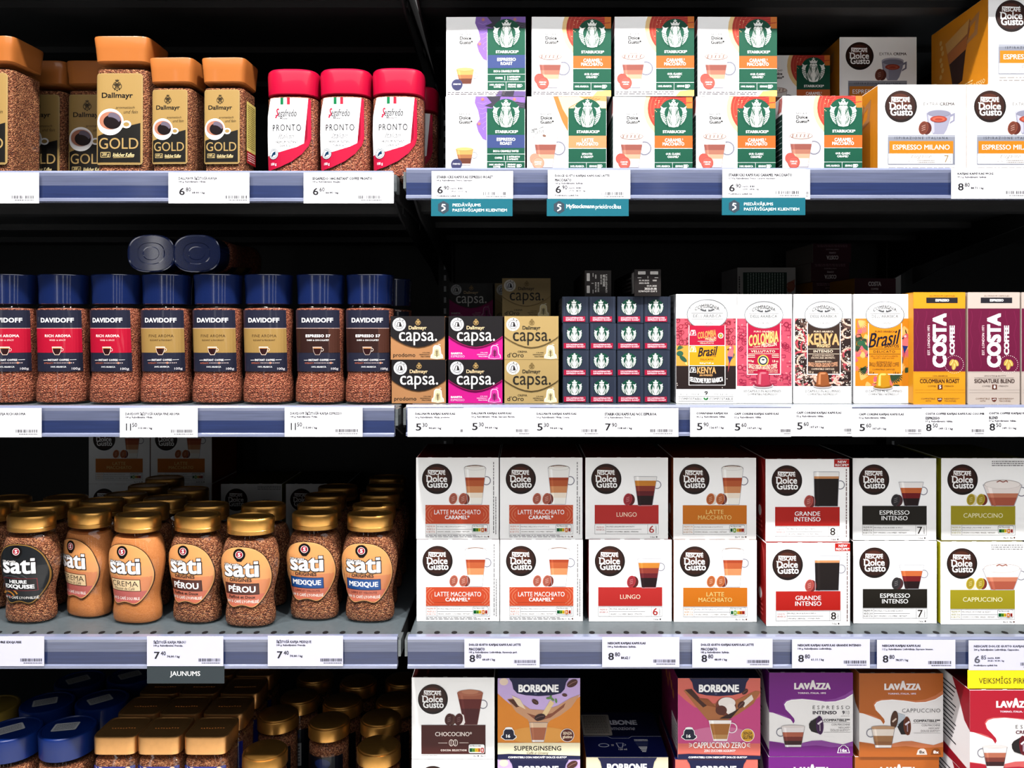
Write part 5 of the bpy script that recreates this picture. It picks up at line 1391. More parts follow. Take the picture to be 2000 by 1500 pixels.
price_tag(234, 797, 386, 854, ['DAVIDOFF ŠĶĪSTOŠĀ KAFIJA FINE AROMA'], '100 g. Ražotājvalsts: Vācija.', '11', '50', '115.00 / kg', 'white 11.50 price tag below the gold-banded jars', 11, [106], (334, 378))
price_tag(556, 796, 708, 853, ['DAVIDOFF ŠĶĪSTOŠĀ KAFIJA ESPRESSO'], '100 g. Ražotājvalsts: Polija.', '11', '50', '115.00 / kg', 'white 11.50 price tag below the brown-banded jars', 11, [101], (655, 699))
price_tag(796, 797, 905, 853, ['DALLMAYR KAFIJAS KAPSULAS'], '56 g. Ražotājvalsts: Vācija. prodomo.', '5', '30', '94.64 / kg', 'white 5.30 price tag below the black and bronze flap boxes', 15, [78], (899, 904))
price_tag(905.5, 796, 1035, 853, ['DALLMAYR KAFIJAS KAPSULAS'], '56 g. Ražotājvalsts: Vācija. Espresso Barista.', '5', '30', '94.64 / kg', 'white 5.30 price tag below the black and magenta flap boxes', 15.5, [78], (1008, 1034))
price_tag(1035.5, 797, 1170, 853, ['DALLMAYR KAFIJAS KAPSULAS'], '56 g. Ražotājvalsts: Vācija. Crema.', '5', '30', '94.64 / kg', 'white 5.30 price tag below the gold flap boxes', 12.5, [78], (1136, 1169))
price_tag(1170.5, 797, 1325, 853, ['STARBUCKS KAPSULAS NCC ESPR.ROA.'], '57 g. Ražotājvalsts: Šveice.', '7', '90', '138.60 / kg', 'white 7.90 price tag below the block of small navy sleeves', 10.5, [102], (1270, 1314))
price_tag(1348, 796, 1424, 853, ['COMAPGNIA KAFIJAS KA'], '46,2 g. Ražotājvalsts: Itālija.', '5', '90', '126.07 / kg', 'white 5.90 price tag below the three-coloured tall capsule box', 12, [62])
price_tag(1424.5, 797, 1545, 853, ['CAFF CORSINI KAFIJAS KAPSULAS'], '52 g. Ražotājvalsts: Itālija.', '5', '60', '107.69 / kg', 'white 5.60 price tag below the tall crimson-panelled capsule box', 9.5, [87], (1524, 1544))
price_tag(1545.5, 795, 1664, 852, ['CAFF CORSINI KAFIJAS KAPSULAS'], '52 g. Ražotājvalsts: Itālija.', '5', '60', '107.69 / kg', 'white 5.60 price tag below the tall dark-brown panelled capsule box', 10, [88], (1648, 1663))
price_tag(1664.5, 798, 1800, 853, ['CAFF CORSINI KAFIJAS KAPSULAS'], '52 g. Ražotājvalsts: Itālija.', '5', '60', '107.69 / kg', 'white 5.60 price tag below the tall amber-panelled capsule box', 13, [88], (1768, 1799))
price_tag(1800.5, 797, 1923, 853, ['COSTA COFFEE KAFIJAS KAPSULAS COLUMB', 'ESPRESSO'], '57 g. Ražotājvalsts: Itālija.', '8', '50', '149.12 / kg', 'white 8.50 price tag below the yellow and maroon box', 7, [115, 28], (1898, 1922))
price_tag(1923.5, 796, 2050, 853, ['COSTA COFFEE KAFIJAS KAPSULAS SIG', 'BLEND'], '57 g. Ražotājvalsts: Itālija.', '8', '50', '149.12 / kg', 'white 8.50 price tag below the beige and maroon box', 8, [103, 18])
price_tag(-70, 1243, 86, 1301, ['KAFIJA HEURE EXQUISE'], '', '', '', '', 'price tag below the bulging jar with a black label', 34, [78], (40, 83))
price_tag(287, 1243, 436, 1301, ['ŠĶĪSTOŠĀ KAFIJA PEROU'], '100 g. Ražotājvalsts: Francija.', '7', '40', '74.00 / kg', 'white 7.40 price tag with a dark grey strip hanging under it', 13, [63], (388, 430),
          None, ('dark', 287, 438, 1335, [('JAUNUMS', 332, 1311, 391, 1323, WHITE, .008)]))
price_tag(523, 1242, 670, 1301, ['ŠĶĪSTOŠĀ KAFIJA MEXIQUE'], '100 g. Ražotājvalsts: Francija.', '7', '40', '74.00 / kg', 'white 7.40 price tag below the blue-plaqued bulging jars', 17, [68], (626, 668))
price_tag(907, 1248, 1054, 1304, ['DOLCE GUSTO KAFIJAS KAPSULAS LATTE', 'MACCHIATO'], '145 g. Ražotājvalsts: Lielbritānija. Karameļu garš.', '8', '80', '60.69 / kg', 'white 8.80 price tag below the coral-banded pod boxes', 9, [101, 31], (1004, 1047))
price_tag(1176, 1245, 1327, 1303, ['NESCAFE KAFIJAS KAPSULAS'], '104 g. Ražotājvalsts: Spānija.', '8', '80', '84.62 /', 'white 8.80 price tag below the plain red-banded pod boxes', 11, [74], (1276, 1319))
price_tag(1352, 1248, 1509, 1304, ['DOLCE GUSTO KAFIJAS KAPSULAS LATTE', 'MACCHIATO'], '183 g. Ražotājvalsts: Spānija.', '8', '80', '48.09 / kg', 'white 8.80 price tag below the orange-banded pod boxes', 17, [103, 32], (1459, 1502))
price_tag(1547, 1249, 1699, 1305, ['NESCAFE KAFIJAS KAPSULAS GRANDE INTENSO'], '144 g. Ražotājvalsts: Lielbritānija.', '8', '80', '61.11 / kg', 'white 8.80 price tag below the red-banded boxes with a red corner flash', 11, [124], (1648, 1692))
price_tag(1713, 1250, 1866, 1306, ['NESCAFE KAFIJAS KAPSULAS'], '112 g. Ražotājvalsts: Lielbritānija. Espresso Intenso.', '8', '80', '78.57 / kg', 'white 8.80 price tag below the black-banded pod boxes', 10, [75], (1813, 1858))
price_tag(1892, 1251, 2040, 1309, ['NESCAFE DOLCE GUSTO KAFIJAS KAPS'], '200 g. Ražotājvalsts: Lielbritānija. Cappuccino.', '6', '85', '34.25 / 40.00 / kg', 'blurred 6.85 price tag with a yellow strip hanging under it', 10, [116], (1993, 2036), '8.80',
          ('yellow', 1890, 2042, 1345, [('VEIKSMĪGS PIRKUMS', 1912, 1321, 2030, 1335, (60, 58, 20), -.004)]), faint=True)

# ------------------------------------------------------------------ jars
def label_child(root, a, rings, z0, x0=0.0, name='label', cuts=(14, 6)):
    fw = front_warp(rings)
    me = a.mesh(name, warp=lambda x, off, z: fw(x + x0, off, z + z0), cuts=cuts)
    return mesh_obj(name, me, root)

def inset(rings, d, z0, z1, zb=.0025):
    """the contents: the glass outline moved inwards between two heights"""
    out = []
    for z, a, b, n in rings:
        if z0 < z < z1: out.append((z, a - d, b - d, n))
    a, b, n = ring_at(rings, z0); out.insert(0, (z0, a - d - .001, b - d - .001, n))
    a, b, n = ring_at(rings, z1); out.append((z1, a - d, b - d, n))
    out.append((z1 + .001, (a - d) * .8, (b - d) * .8, n))
    return out

def jar_parts(root, rings, lid_rings, lid_mat, fill, z_fill, d=.0012, N=40):
    mesh_obj('glass_body', loft_mesh('glass_body', rings, [GLASS], N, smooth=40), root)
    mesh_obj('coffee', loft_mesh('coffee', inset(rings, d, .003, z_fill), [fill], N, smooth=40), root)
    return mesh_obj('lid', loft_mesh('lid', lid_rings, [lid_mat], N, smooth=32), root)

# --- square jar with a flared orange lid and a gold label
ORANGE_LID = mat((206, 122, 58), .32, 0, .25)
def gold_label(a, weight):
    G = (182, 148, 88)
    a.rr(645, 487, 952, 1097, 22, (186, 156, 100), 0); a.rr(652, 493, 945, 1090, 18, G, 1)
    a.p([(656, 905), (870, 836), (938, 818), (938, 1082), (656, 1082)], (38, 36, 32), 2)
    crest(a, 787, 566, 62, 80, (60, 48, 28), 3)
    a.t('Dallmayr', 686, 616, 890, 662, (30, 26, 24), 3, .02, res=3)
    a.t('aromatisch', 778, 706, 902, 724, (70, 54, 34), 3, -.004, .35); a.t('und fein', 830, 732, 922, 756, (70, 54, 34), 3, -.004, .35)
    a.d(746, 838, 70, (70, 66, 62), 3, ry=60)
    a.d(742, 812, 88, (246, 244, 242), 4, n=36); a.ring(848, 828, 26, 11, (246, 244, 242), 4, ry=20, n=16)
    a.d(742, 802, 80, (226, 220, 220), 5, ry=66, n=32); a.d(744, 803, 74, (196, 130, 104), 6, ry=60, n=32)
    a.d(756, 812, 58, (34, 20, 24), 7, ry=47, n=28, rot=.15)
    a.d(770, 782, 44, (124, 114, 132), 8, ry=28, n=24, rot=.5); a.d(752, 812, 50, (34, 20, 24), 9, ry=30, n=24, rot=.3)
    a.t('GOLD', 668, 918, 926, 992, (190, 158, 100), 5, .004, res=4)
    a.ln([(680, 1014), (742, 1014), (742, 1046), (680, 1046), (680, 1014)], 3, (226, 196, 130), 4)
    a.t(weight, 688, 1018, 736, 1044, (240, 214, 150), 5, .0, .2); a.t('löslicher Kaffee', 760, 1018, 900, 1044, (244, 222, 164), 5, .01, .3); a.ln([(762, 1050), (896, 1046)], 2.5, (226, 196, 130), 5)
def square_jar(big, flank=False):
    def make(name):
        root = empty(name)
        if big:
            A, B, H, zl = .0385, .036, .204, .1675
            rings = [(0, A - .003, B - .003, 7), (.003, A, B, 7), (.159, A - .0006, B - .0006, 7), (.1625, A - .004, B - .004, 6), (.164, A - .008, B - .008, 5), (.1695, A - .008, B - .008, 5)]
            lid = [(zl, A - .003, B - .003, 7), (zl + .0015, A - .0005, B - .0005, 7), (.186, A + .0008, B + .0008, 7), (H - .0025, A + .0024, B + .0024, 7), (H - .0006, A + .0018, B + .0018, 7), (H, A - .0005, B - .0005, 7)]
            lab = (.0672, .1310, .0200, '200 g'); zf = .157
        else:
            A, B, H, zl = .0300, .0290, .1734, .1380
            rings = [(0, A - .003, B - .003, 7), (.003, A, B, 7), (.1325, A - .0004, B - .0004, 7), (.135, A - .003, B - .003, 6), (.1365, A - .006, B - .006, 5), (.1398, A - .006, B - .006, 5)]
            lid = [(zl, A - .002, B - .002, 7), (zl + .0015, A, B, 7), (.156, A + .0012, B + .0012, 7), (H - .0025, A + .0025, B + .0025, 7), (H - .0006, A + .002, B + .002, 7), (H, A, B, 7)]
            lab = (.0520, .1064, .0212, '100 g'); zf = .130
        l = jar_parts(root, rings, lid, ORANGE_LID, COFFEE, zf, N=56)
        a = Art(645, 487, 952, 1097, lab[0], lab[1]); a.coat = .2; a.rough = .35
        gold_label(a, lab[3])
        label_child(root, a, rings, lab[2], -.002 if big else -.0015, cuts=(26, 1))
        if not flank: return root
        # the back-of-pack label on the jar's flank
        f = Art(0, 0, 100, 240, B * 1.2, lab[1] * .84)
        f.r(0, 0, 100, 240, (232, 214, 120), 0); f.micro(8, 10, 92, 180, 22, (150, 130, 60), 1, 4); f.r(0, 192, 100, 240, (206, 40, 50), 1); f.micro(10, 198, 90, 232, 4, (250, 210, 210), 2, 5)
        me = bpy.data.meshes.new('flank_label')
        me.from_pydata([(A + .0006 + lv * STEP, x, z + lab[2] + .004) for x, z, lv in f.V], [], f.F)
        for m in f.mats: me.materials.append(m)
        me.polygons.foreach_set('material_index', f.I); me.update()
        mesh_obj('flank_label', me, root)
        return root
    return make

# --- rounded jar with a pink-red lid
RED_LID = mat((226, 14, 66), .3, 0, .3)
def pronto_jar(name):
    root = empty(name)
    A, B, n = .0378, .0335, 2.9
    rings = [(0, A - .004, B - .004, n), (.004, A - .0005, B - .0005, n), (.117, A, B, n), (.1195, A - .003, B - .003, n), (.121, A - .006, B - .006, n), (.124, A - .006, B - .006, n)]
    lid = [(.1215, A - .003, B - .003, n), (.1225, A - .001, B - .001, n), (.150, A, B, n), (.1555, A - .0008, B - .0008, n), (.158, A - .003, B - .003, n), (.1588, A - .008, B - .008, n)]
    jar_parts(root, rings, lid, RED_LID, COFFEE_RED, .1180, N=48)
    a = Art(254, 418, 630, 1002, .0668, .1050); a.rough = .35; a.coat = .2
    R = (226, 24, 72)
    a.p([(300, 424), (608, 424), (612, 745), (575, 790), (520, 820), (400, 856), (268, 884), (258, 700), (264, 560)], (250, 250, 252), 1)
    a.p([(268, 878), (400, 850), (520, 814), (575, 784), (608, 742), (606, 424), (624, 436), (626, 740), (610, 800), (560, 870), (480, 930), (380, 976), (290, 1000), (272, 990)], R, 2)
    a.r(387, 424, 412, 478, (0, 140, 80), 3); a.r(440, 424, 465, 478, (224, 40, 70), 3)
    a.t('S', 346, 508, 376, 572, R, 4, .03, .3); a.p([(342, 572), (358, 570), (356, 584), (342, 584)], R, 3); a.t('egafredo', 368, 516, 518, 592, (38, 36, 42), 4, .012, .2, res=3)
    a.t('ZANETTI', 400, 585, 468, 596, (70, 66, 72), 4, .02, res=1); a.ln([(366, 592), (394, 591)], 2, INK, 4); a.ln([(474, 592), (500, 592)], 2, INK, 4)
    a.t('PRONTO', 320, 636, 553, 687, (34, 32, 38), 4, .012, res=3, space=1.25)
    a.t('Italian', 370, 704, 497, 748, (70, 66, 74), 4, -.012, .5)
    a.t('PREMIUM INSTANT', 347, 766, 527, 786, (54, 52, 58), 4, .01, space=1.1); a.t('DARK ROAST', 384, 796, 487, 815, (54, 52, 58), 4, .01, space=1.1)
    a.d(327, 870, 43, (60, 80, 100), 4); a.d(327, 870, 39, (246, 248, 248), 5); a.ring(327, 870, 31, 5, (110, 124, 134), 6, n=20)
    a.p([(306, 886), (318, 862), (334, 850), (346, 852), (338, 866), (346, 878), (330, 876), (318, 890)], (22, 70, 110), 7)
    a.t('100 g', 305, 938, 353, 966, (250, 230, 236), 5, .02)
    label_child(root, a, rings, .0120, -.003)
    return root

# --- tall oval jar with a blue cap and a wide dark label
BLUE_CAP = mat((24, 44, 104), .16, 0, .9, .5)
def oval_rings():
    return [(0, .0335, .0275, 2.6), (.003, .0364, .0305, 2.6), (.006, .0365, .0305, 2.6), (.024, .0364, .030, 2.6), (.032, .0354, .0290, 2.7), (.039, .0338, .0272, 2.8), (.046, .0330, .0268, 2.8), (.060, .0332, .0268, 2.8), (.100, .0342, .0272, 2.8), (.138, .0352, .0278, 2.8), (.1425, .0335, .0262, 2.7), (.1445, .030, .0235, 2.6), (.1475, .030, .0235, 2.6)]
OVAL_LID = [(.1455, .0318, .0258, 2.6), (.1462, .0330, .0266, 2.6), (.170, .0336, .0270, 2.6), (.1855, .0346, .0278, 2.6), (.1875, .0348, .0280, 2.6), (.1885, .0344, .0276, 2.6), (.1890, .0332, .0264, 2.6), (.1880, .032, .0254, 2.6), (.1880, .020, .016, 2.4), (.1888, .019, .015, 2.4), (.1888, .012, .010, 2.2), (.1880, .011, .009, 2.2)]
def oval_jar(kind):
    def make(name):
        root = empty(name)
        rings = oval_rings()
        jar_parts(root, rings, OVAL_LID, BLUE_CAP, COFFEE_RED, .139, N=48)
        a = Art(190, 480, 580, 970, .0650, .0895); a.rough = .35; a.coat = .25
        a.r(190, 480, 580, 970, (48, 50, 72), 0)
        band = dict(red=(222, 24, 62), gold=(180, 144, 82), brown=(66, 38, 34))[kind]
        a.r(190, 626, 580, 820, band, 1)
        a.r(190, 624, 580, 627, (230, 200, 190), 1)
        if kind == 'brown': a.r(500, 628, 580, 820, (96, 56, 44), 2)
        a.t('DAVIDOFF', 262, 543, 537, 580, WHITE, 3, .03, res=3, space=1.08)
        tc = dict(red=(255, 220, 214), gold=(96, 66, 34), brown=WHITE)[kind]
        n1, n2 = dict(red=('RICH AROMA', 'VIVID & SPICY'), gold=('FINE AROMA', 'ELEGANT & FRAGRANT'), brown=('ESPRESSO 57', 'DARK & CHOCOLATEY'))[kind]
        a.t(n1, 300, 675, 515, 697, tc, 3, .03 if kind != 'gold' else .0, space=1.1)
        w = 68 if kind == 'red' else 96
        a.t(n2, 408 - w, 714, 408 + w, 727, tc, 3, .01, res=1, space=1.1)
        a.p([(362, 772), (446, 772), (438, 812), (424, 838), (386, 838), (370, 812)], (250, 220, 200) if kind != 'brown' else (200, 180, 170), 3)
        a.p([(367, 784), (441, 784), (434, 812), (421, 834), (389, 834), (374, 812)], (60, 22, 24), 4); a.r(368, 780, 440, 787, (214, 150, 90), 5); a.ring(446, 796, 12, 3, (244, 226, 216), 3, n=10)
        a.t('INSTANT COFFEE', 326, 870, 500, 885, WHITE, 3, .02, res=1, space=1.1); a.ln([(284, 880), (320, 879)], 2.5, WHITE, 3); a.ln([(506, 877), (550, 876)], 2.5, WHITE, 3)
        a.t('INTENSITY', 293, 897, 372, 908, (230, 130, 100), 3, .01, res=1)
        pk = dict(red=9, gold=6, brown=10)[kind]
        for k in range(12):
            x = 382 + 13.6 * k
            a.d(x, 901, 8 if k == pk else 4, (240, 160, 130) if k == pk else (224, 200, 196), 3, n=10)
        a.t('100% ARABICA', 353, 926, 480, 938, WHITE, 3, .01, res=1)
        a.t('100g', 520, 938, 570, 962, (236, 232, 236), 3, .0)
        label_child(root, a, rings, .0475, 0, cuts=(22, 4))
        return root
    return make

# --- bulging jar with a gold lid and an apple-shaped label
GOLD_LID = brushed('gold_lid_metal', (206, 152, 76), .32, .88, .06, (20, 20, 20), .15)
SATI_R = [(0, .0325, .0215, 2.3), (.0025, .0362, .0245, 2.3), (.006, .0368, .025, 2.3), (.018, .0368, .0250, 2.3), (.028, .0350, .0243, 2.3), (.038, .0338, .0236, 2.3), (.050, .0352, .0244, 2.3), (.070, .0396, .0262, 2.3), (.086, .0418, .0272, 2.3), (.098, .0418, .0272, 2.3), (.112, .0398, .0264, 2.3), (.121, .0366, .0250, 2.3), (.127, .0330, .0238, 2.2), (.130, .0308, .0225, 2.2), (.136, .0308, .0225, 2.2)]
SATI_LID = [(.1325, .0320, .0236, 2.2), (.1335, .0336, .0248, 2.2), (.1385, .0338, .0250, 2.2), (.1392, .0333, .0246, 2.2), (.1400, .0338, .0250, 2.2), (.151, .0338, .0250, 2.2), (.1540, .0334, .0246, 2.2), (.1556, .0322, .0235, 2.2), (.1560, .030, .0215, 2.2), (.1545, .0285, .0205, 2.2)]
def apple_outline(k=0.0):
    pts = [(243, 757), (300, 762), (345, 785), (378, 825), (396, 880), (402, 935), (396, 990), (378, 1045), (352, 1095), (325, 1128), (300, 1138), (272, 1128), (243, 1122), (214, 1130), (190, 1140), (162, 1128), (136, 1095), (112, 1045), (97, 990), (92, 935), (96, 880), (112, 825), (142, 785), (188, 762)]
    for _ in range(2):      # round the corners off
        n = len(pts)
        pts = [q for i in range(n) for q in ((pts[i][0] * .75 + pts[(i + 1) % n][0] * .25, pts[i][1] * .75 + pts[(i + 1) % n][1] * .25), (pts[i][0] * .25 + pts[(i + 1) % n][0] * .75, pts[i][1] * .25 + pts[(i + 1) % n][1] * .75))]
    return [(243 + (x - 243) * (1 - k), 945 + (y - 945) * (1 - k)) for x, y in pts]
def apple_jar(kind, bare=False):
    def make(name):
        root = empty(name)
        fill = COFFEE_FINE if kind == 'crema' else COFFEE
        jar_parts(root, SATI_R, SATI_LID, GOLD_LID, fill, .124, N=44)
        if bare: return root
        a = Art(90, 755, 404, 1142, .0810, .0900); a.rough = .35; a.coat = .25
        dark = kind == 'heure'
        a.p(apple_outline(), (60, 34, 26) if not dark else (40, 34, 30), 0)
        a.p(apple_outline(.02), (240, 176, 112) if not dark else (170, 126, 60), 1)
        a.p(apple_outline(.05), (244, 170, 104) if not dark else (38, 42, 46), 2)
        if not dark:
            a.clip = (98, 960, 396, 1142); a.p(apple_outline(.05), (240, 150, 98), 3); a.clip = (98, 1050, 396, 1142); a.p(apple_outline(.05), (232, 128, 100) if kind != 'crema' else (222, 116, 108), 4); a.clip = a.b
            for k in range(4): a.ring(190, 980, 24 + 17 * k, 4, (248, 190, 126), 4, ry=30 + 26 * k, a0=165, a1=330, n=14)
        else:
            for k in range(5): a.ring(200, 1070, 40 + 24 * k, 5, (90, 94, 100), 3, a0=180, a1=330, n=12)
            for k in range(3): a.ring(170, 1110, 24 + 24 * k, 9, (226, 150, 50) if k else (200, 70, 40), 3, a0=190, a1=330, n=10)
        a.d(233, 806, 36, (26, 20, 20), 5); a.p([(203, 826), (263, 826), (246, 848), (222, 848)], (26, 20, 20), 6)
        a.d(233, 806, 21, (206, 40, 64), 7); a.ring(233, 806, 21, 3, (246, 226, 220), 8); a.t('S', 225, 794, 242, 818, WHITE, 9, .03)
        a.t('LES CAFÉS', 140, 857, 236, 877, (56, 40, 36), 9, .09, res=1); a.t('LES CAFÉS', 143, 860, 233, 874, (250, 248, 246), 10, .02)
        # white name with a dark outline
        a.t('satı', 136, 852, 346, 948, (40, 32, 34), 7, .05, res=3); a.t('satı', 141, 857, 341, 943, (250, 250, 252), 8, .026, res=3); a.r(312, 842, 342, 866, (40, 32, 34), 7); a.r(316, 846, 338, 862, (250, 250, 252), 8)
        if kind in ('perou', 'mexique'):
            a.t('ORIGINES', 173, 951, 303, 973, (40, 28, 24), 6, .02)
            bc = (112, 50, 36) if kind == 'perou' else (28, 100, 188)
            a.r(140, 983, 340, 1054, tuple(int(x * .6) for x in bc), 5); a.r(144, 987, 336, 1050, bc, 6)
            if kind == 'perou': a.t('PÉROU', 163, 990, 322, 1040, WHITE, 7, .03); a.t('Raffiné et Doux', 165, 1060, 318, 1078, (60, 30, 24), 6, .02)
            else: a.t('MEXIQUE', 156, 1000, 326, 1038, WHITE, 7, .03); a.t('LIBRE ET VELOUTÉ', 170, 1060, 318, 1076, (150, 60, 54), 6, .01)
            a.t('100 % CAFÉ LYOPHILISÉ', 150, 1084, 336, 1106, (255, 246, 236), 6, .015, res=1)
        elif kind == 'crema':
            a.r(146, 976, 338, 1052, (110, 64, 40), 5); a.r(150, 980, 334, 1048, (246, 214, 166), 6)
            a.t('CREMA', 156, 988, 326, 1022, (50, 34, 28), 7, -.004); a.t('Mousse de Café', 174, 1026, 306, 1044, (60, 40, 30), 7, .0, .3)
            a.t('100 % CAFÉ SOLUBLE', 160, 1084, 330, 1106, (255, 240, 232), 6, .015, res=1)
        else:
            a.r(138, 972, 346, 1052, (150, 40, 50), 5); a.r(142, 976, 342, 1048, (22, 20, 22), 6)
            a.t('HEURE', 186, 984, 292, 1006, WHITE, 7, .03); a.t('EXQUISE', 152, 1012, 330, 1042, WHITE, 7, .04)
            a.t('100 % CAFÉ LYOPHILISÉ', 140, 1084, 346, 1104, (240, 236, 230), 6, .015, res=1)
        label_child(root, a, SATI_R, .0285, -.002 if kind != 'heure' else 0, cuts=(20, 34))
        return root
    return make

# --- jars of the lowest shelf
BLUE_LID = mat((16, 54, 140), .34, 0, .15)
TAN_LID = brushed('tan_gold_lid', (214, 158, 96), .34, .85, .05, (20, 20, 20), .2)
ROUND_LID = brushed('round_gold_lid', (204, 148, 72), .34, .88, .06, (20, 20, 20), .2)
OLIVE_LID = mat((150, 124, 50), .4)
def round_jar(kind):
    def make(name):
        root = empty(name)
        if kind in ('blue', 'olive'):
            R, H, hl, n = .0390, .150, .034, 2.0; lm = BLUE_LID if kind == 'blue' else OLIVE_LID; lab = (16, 60, 170) if kind == 'blue' else (120, 130, 40)
        else:
            R, H, hl, n = .0325, .120, .022, 2.0; lm = ROUND_LID; lab = (24, 26, 40)
        zb = H - hl
        rings = [(0, R - .004, R - .004, n), (.004, R - .001, R - .001, n), (zb - .03, R - .0008, R - .0008, n), (zb - .010, R - .001, R - .001, n), (zb - .004, R - .005, R - .005, n), (zb + .003, R - .006, R - .006, n)]
        lid = [(zb, R - .003, R - .003, n), (zb + .001, R - .0015, R - .0015, n), (zb + hl * .5, R - .0008, R - .0008, n), (H - .004, R, R, n), (H - .0012, R - .0005, R - .0005, n), (H, R - .002, R - .002, n), (H, R - .004, R - .004, n), (H - .0014, R - .005, R - .005, n), (H - .0006, R - .012, R - .012, n)]
        if kind == 'round':
            lid = [(zb, R - .003, R - .003, n), (zb + .001, R, R, n), (H - .005, R - .0002, R - .0002, n), (H - .0035, R - .001, R - .001, n), (H - .0032, R - .0028, R - .0028, n), (H - .0012, R - .0034, R - .0034, n), (H, R - .006, R - .006, n)]
        l = jar_parts(root, rings, lid, lm, COFFEE, zb - .008, N=40)
        a = Art(0, 0, 100, 80, R * 1.7, zb - .030); a.rough = .35; a.coat = .2
        a.r(0, 0, 100, 80, lab, 0)
        if kind == 'round':
            a.d(50, 12, 22, (40, 60, 130), 1, ry=9); a.r(28, 26, 76, 70, (206, 204, 204), 1); a.micro(32, 30, 72, 66, 6, (70, 66, 70), 2, 3)
        else:
            a.r(0, 0, 100, 2, (220, 226, 240), 1); a.micro(20, 20, 80, 50, 2, (230, 220, 180), 1, 4)
        label_child(root, a, rings, .008, 0, cuts=(12, 1))
        if kind == 'blue':
            b = Art(0, 0, 100, 70, .034, .024)
            b.rr(0, 0, 100, 70, 8, (206, 208, 212), 0); b.micro(8, 8, 92, 62, 9, (120, 124, 132), 1, 5)
            st = mesh_obj('sticker', b.mesh('sticker', 'top'), l, (.002, -.012, H + .0004))
            st.rotation_euler = (0, 0, .45)
        return root
    return make
def square_lid_jar(name):
    root = empty(name)
    A, B, H = .0320, .0315, .150
    zb = H - .026
    rings = [(0, A - .003, B - .003, 6), (.003, A - .0005, B - .0005, 6), (zb - .010, A - .0005, B - .0005, 6), (zb - .005, A - .004, B - .004, 5), (zb + .002, A - .005, B - .005, 5)]
    lid = [(zb, A - .002, B - .002, 6), (zb + .001, A - .0004, B - .0004, 6), (H - .003, A, B, 6), (H - .0008, A - .0004, B - .0004, 6), (H, A - .0014, B - .0014, 6), (H - .0002, A - .0024, B - .0024, 6), (H - .0012, A - .0034, B - .0034, 6), (H - .0012, A - .008, B - .008, 6)]
    l = jar_parts(root, rings, lid, TAN_LID, COFFEE, zb - .008, N=56)
    bm = bmesh.new()
    rnd = random.Random(4)
    for k in range(9):      # raised marks on the lid's top
        x = -.016 + .004 * k
        add_box(bm, x, -.002 + rnd.uniform(-.0008, .0008), H - .0012, x + .0022, .001, H - .0006, 0)
    mesh_obj('embossed_lettering', bm_mesh('embossed_lettering', bm, [TAN_LID]), l)
    a = Art(0, 0, 100, 100, A * 1.86, zb - .024); a.rough = .35; a.coat = .2
    a.r(0, 0, 100, 100, (20, 40, 170), 0)
    for x, y, r in ((22, 6, .4), (72, 8, -.6), (84, 5, -.3)): bean(a, x, y, 8, r, (222, 190, 160), 1)
    a.p([(8, 0), (20, 14), (14, 20)], (226, 214, 206), 1)
    label_child(root, a, rings, .008, 0, cuts=(8, 1))
    return root

# ------------------------------------------------------------------ products on the shelves
def box_at(kind, make, name, label, cat, u, yf, z, rz=0.0, group=None):
    return put(kind, make, name, label, cat, (wx(u, yf), yf, z + .0004), rz, group)
def jar_at(kind, make, name, label, cat, u, yf, b, z, rz=0.0, group=None):
    return put(kind, make, name, label, cat, (wx(u, yf), yf + b, z + .0004), rz, group)

R = math.radians
# -- uppermost shelf: orange-lidded jars and pink-red lidded jars
zt = Z1 - .004
G1 = 'square glass coffee jars with orange lids'
BJ, SJ, SJF = square_jar(True), square_jar(False), square_jar(False, True)
jar_at('gold200', BJ, 'coffee_jar', 'large square orange-lidded jar at the end of the row, its granule-filled flank showing', 'coffee jar', -24, .03, .036, zt, R(-4), G1)
jar_at('gold200', BJ, 'coffee_jar', 'large square orange-lidded jar, tallest in front, beside two small ones', 'coffee jar', 235, .03, .036, zt, 0, G1)
jar_at('gold200', BJ, 'coffee_jar', 'orange-lidded jar in shade, half hidden behind the tallest front jar', 'coffee jar', 176, .135, .036, zt, 0, G1)
jar_at('gold200', BJ, 'coffee_jar', 'orange-lidded jar in shade, only a narrow strip showing between two front jars', 'coffee jar', 76, .135, .036, zt, 0, G1)
jar_at('gold100', SJ, 'coffee_jar', 'small orange-lidded jar standing between the large jar and another small one', 'coffee jar', 334, .03, .029, zt, R(-2), G1)
jar_at('gold100f', SJF, 'coffee_jar', 'small orange-lidded jar standing next to the pink-red lidded jars', 'coffee jar', 436, .03, .029, zt, R(-2), G1)
G2 = 'glass coffee jars with pink-red lids'
for k, (u, y, n) in enumerate(((565, .03, 'pink-red lidded jar with white label, next to the orange-lidded jars'), (669, .028, 'pink-red lidded jar with white label, middle of the front three'), (773, .026, 'pink-red lidded jar with white label, front one next to the shelf gap'), (805, .112, 'pink-red lidded jar mostly hidden behind the last front one by the gap'))):
    jar_at('pronto', pronto_jar, 'coffee_jar', n, 'coffee jar', u, y, .0335, zt, 0 if k < 3 else R(2), G2)

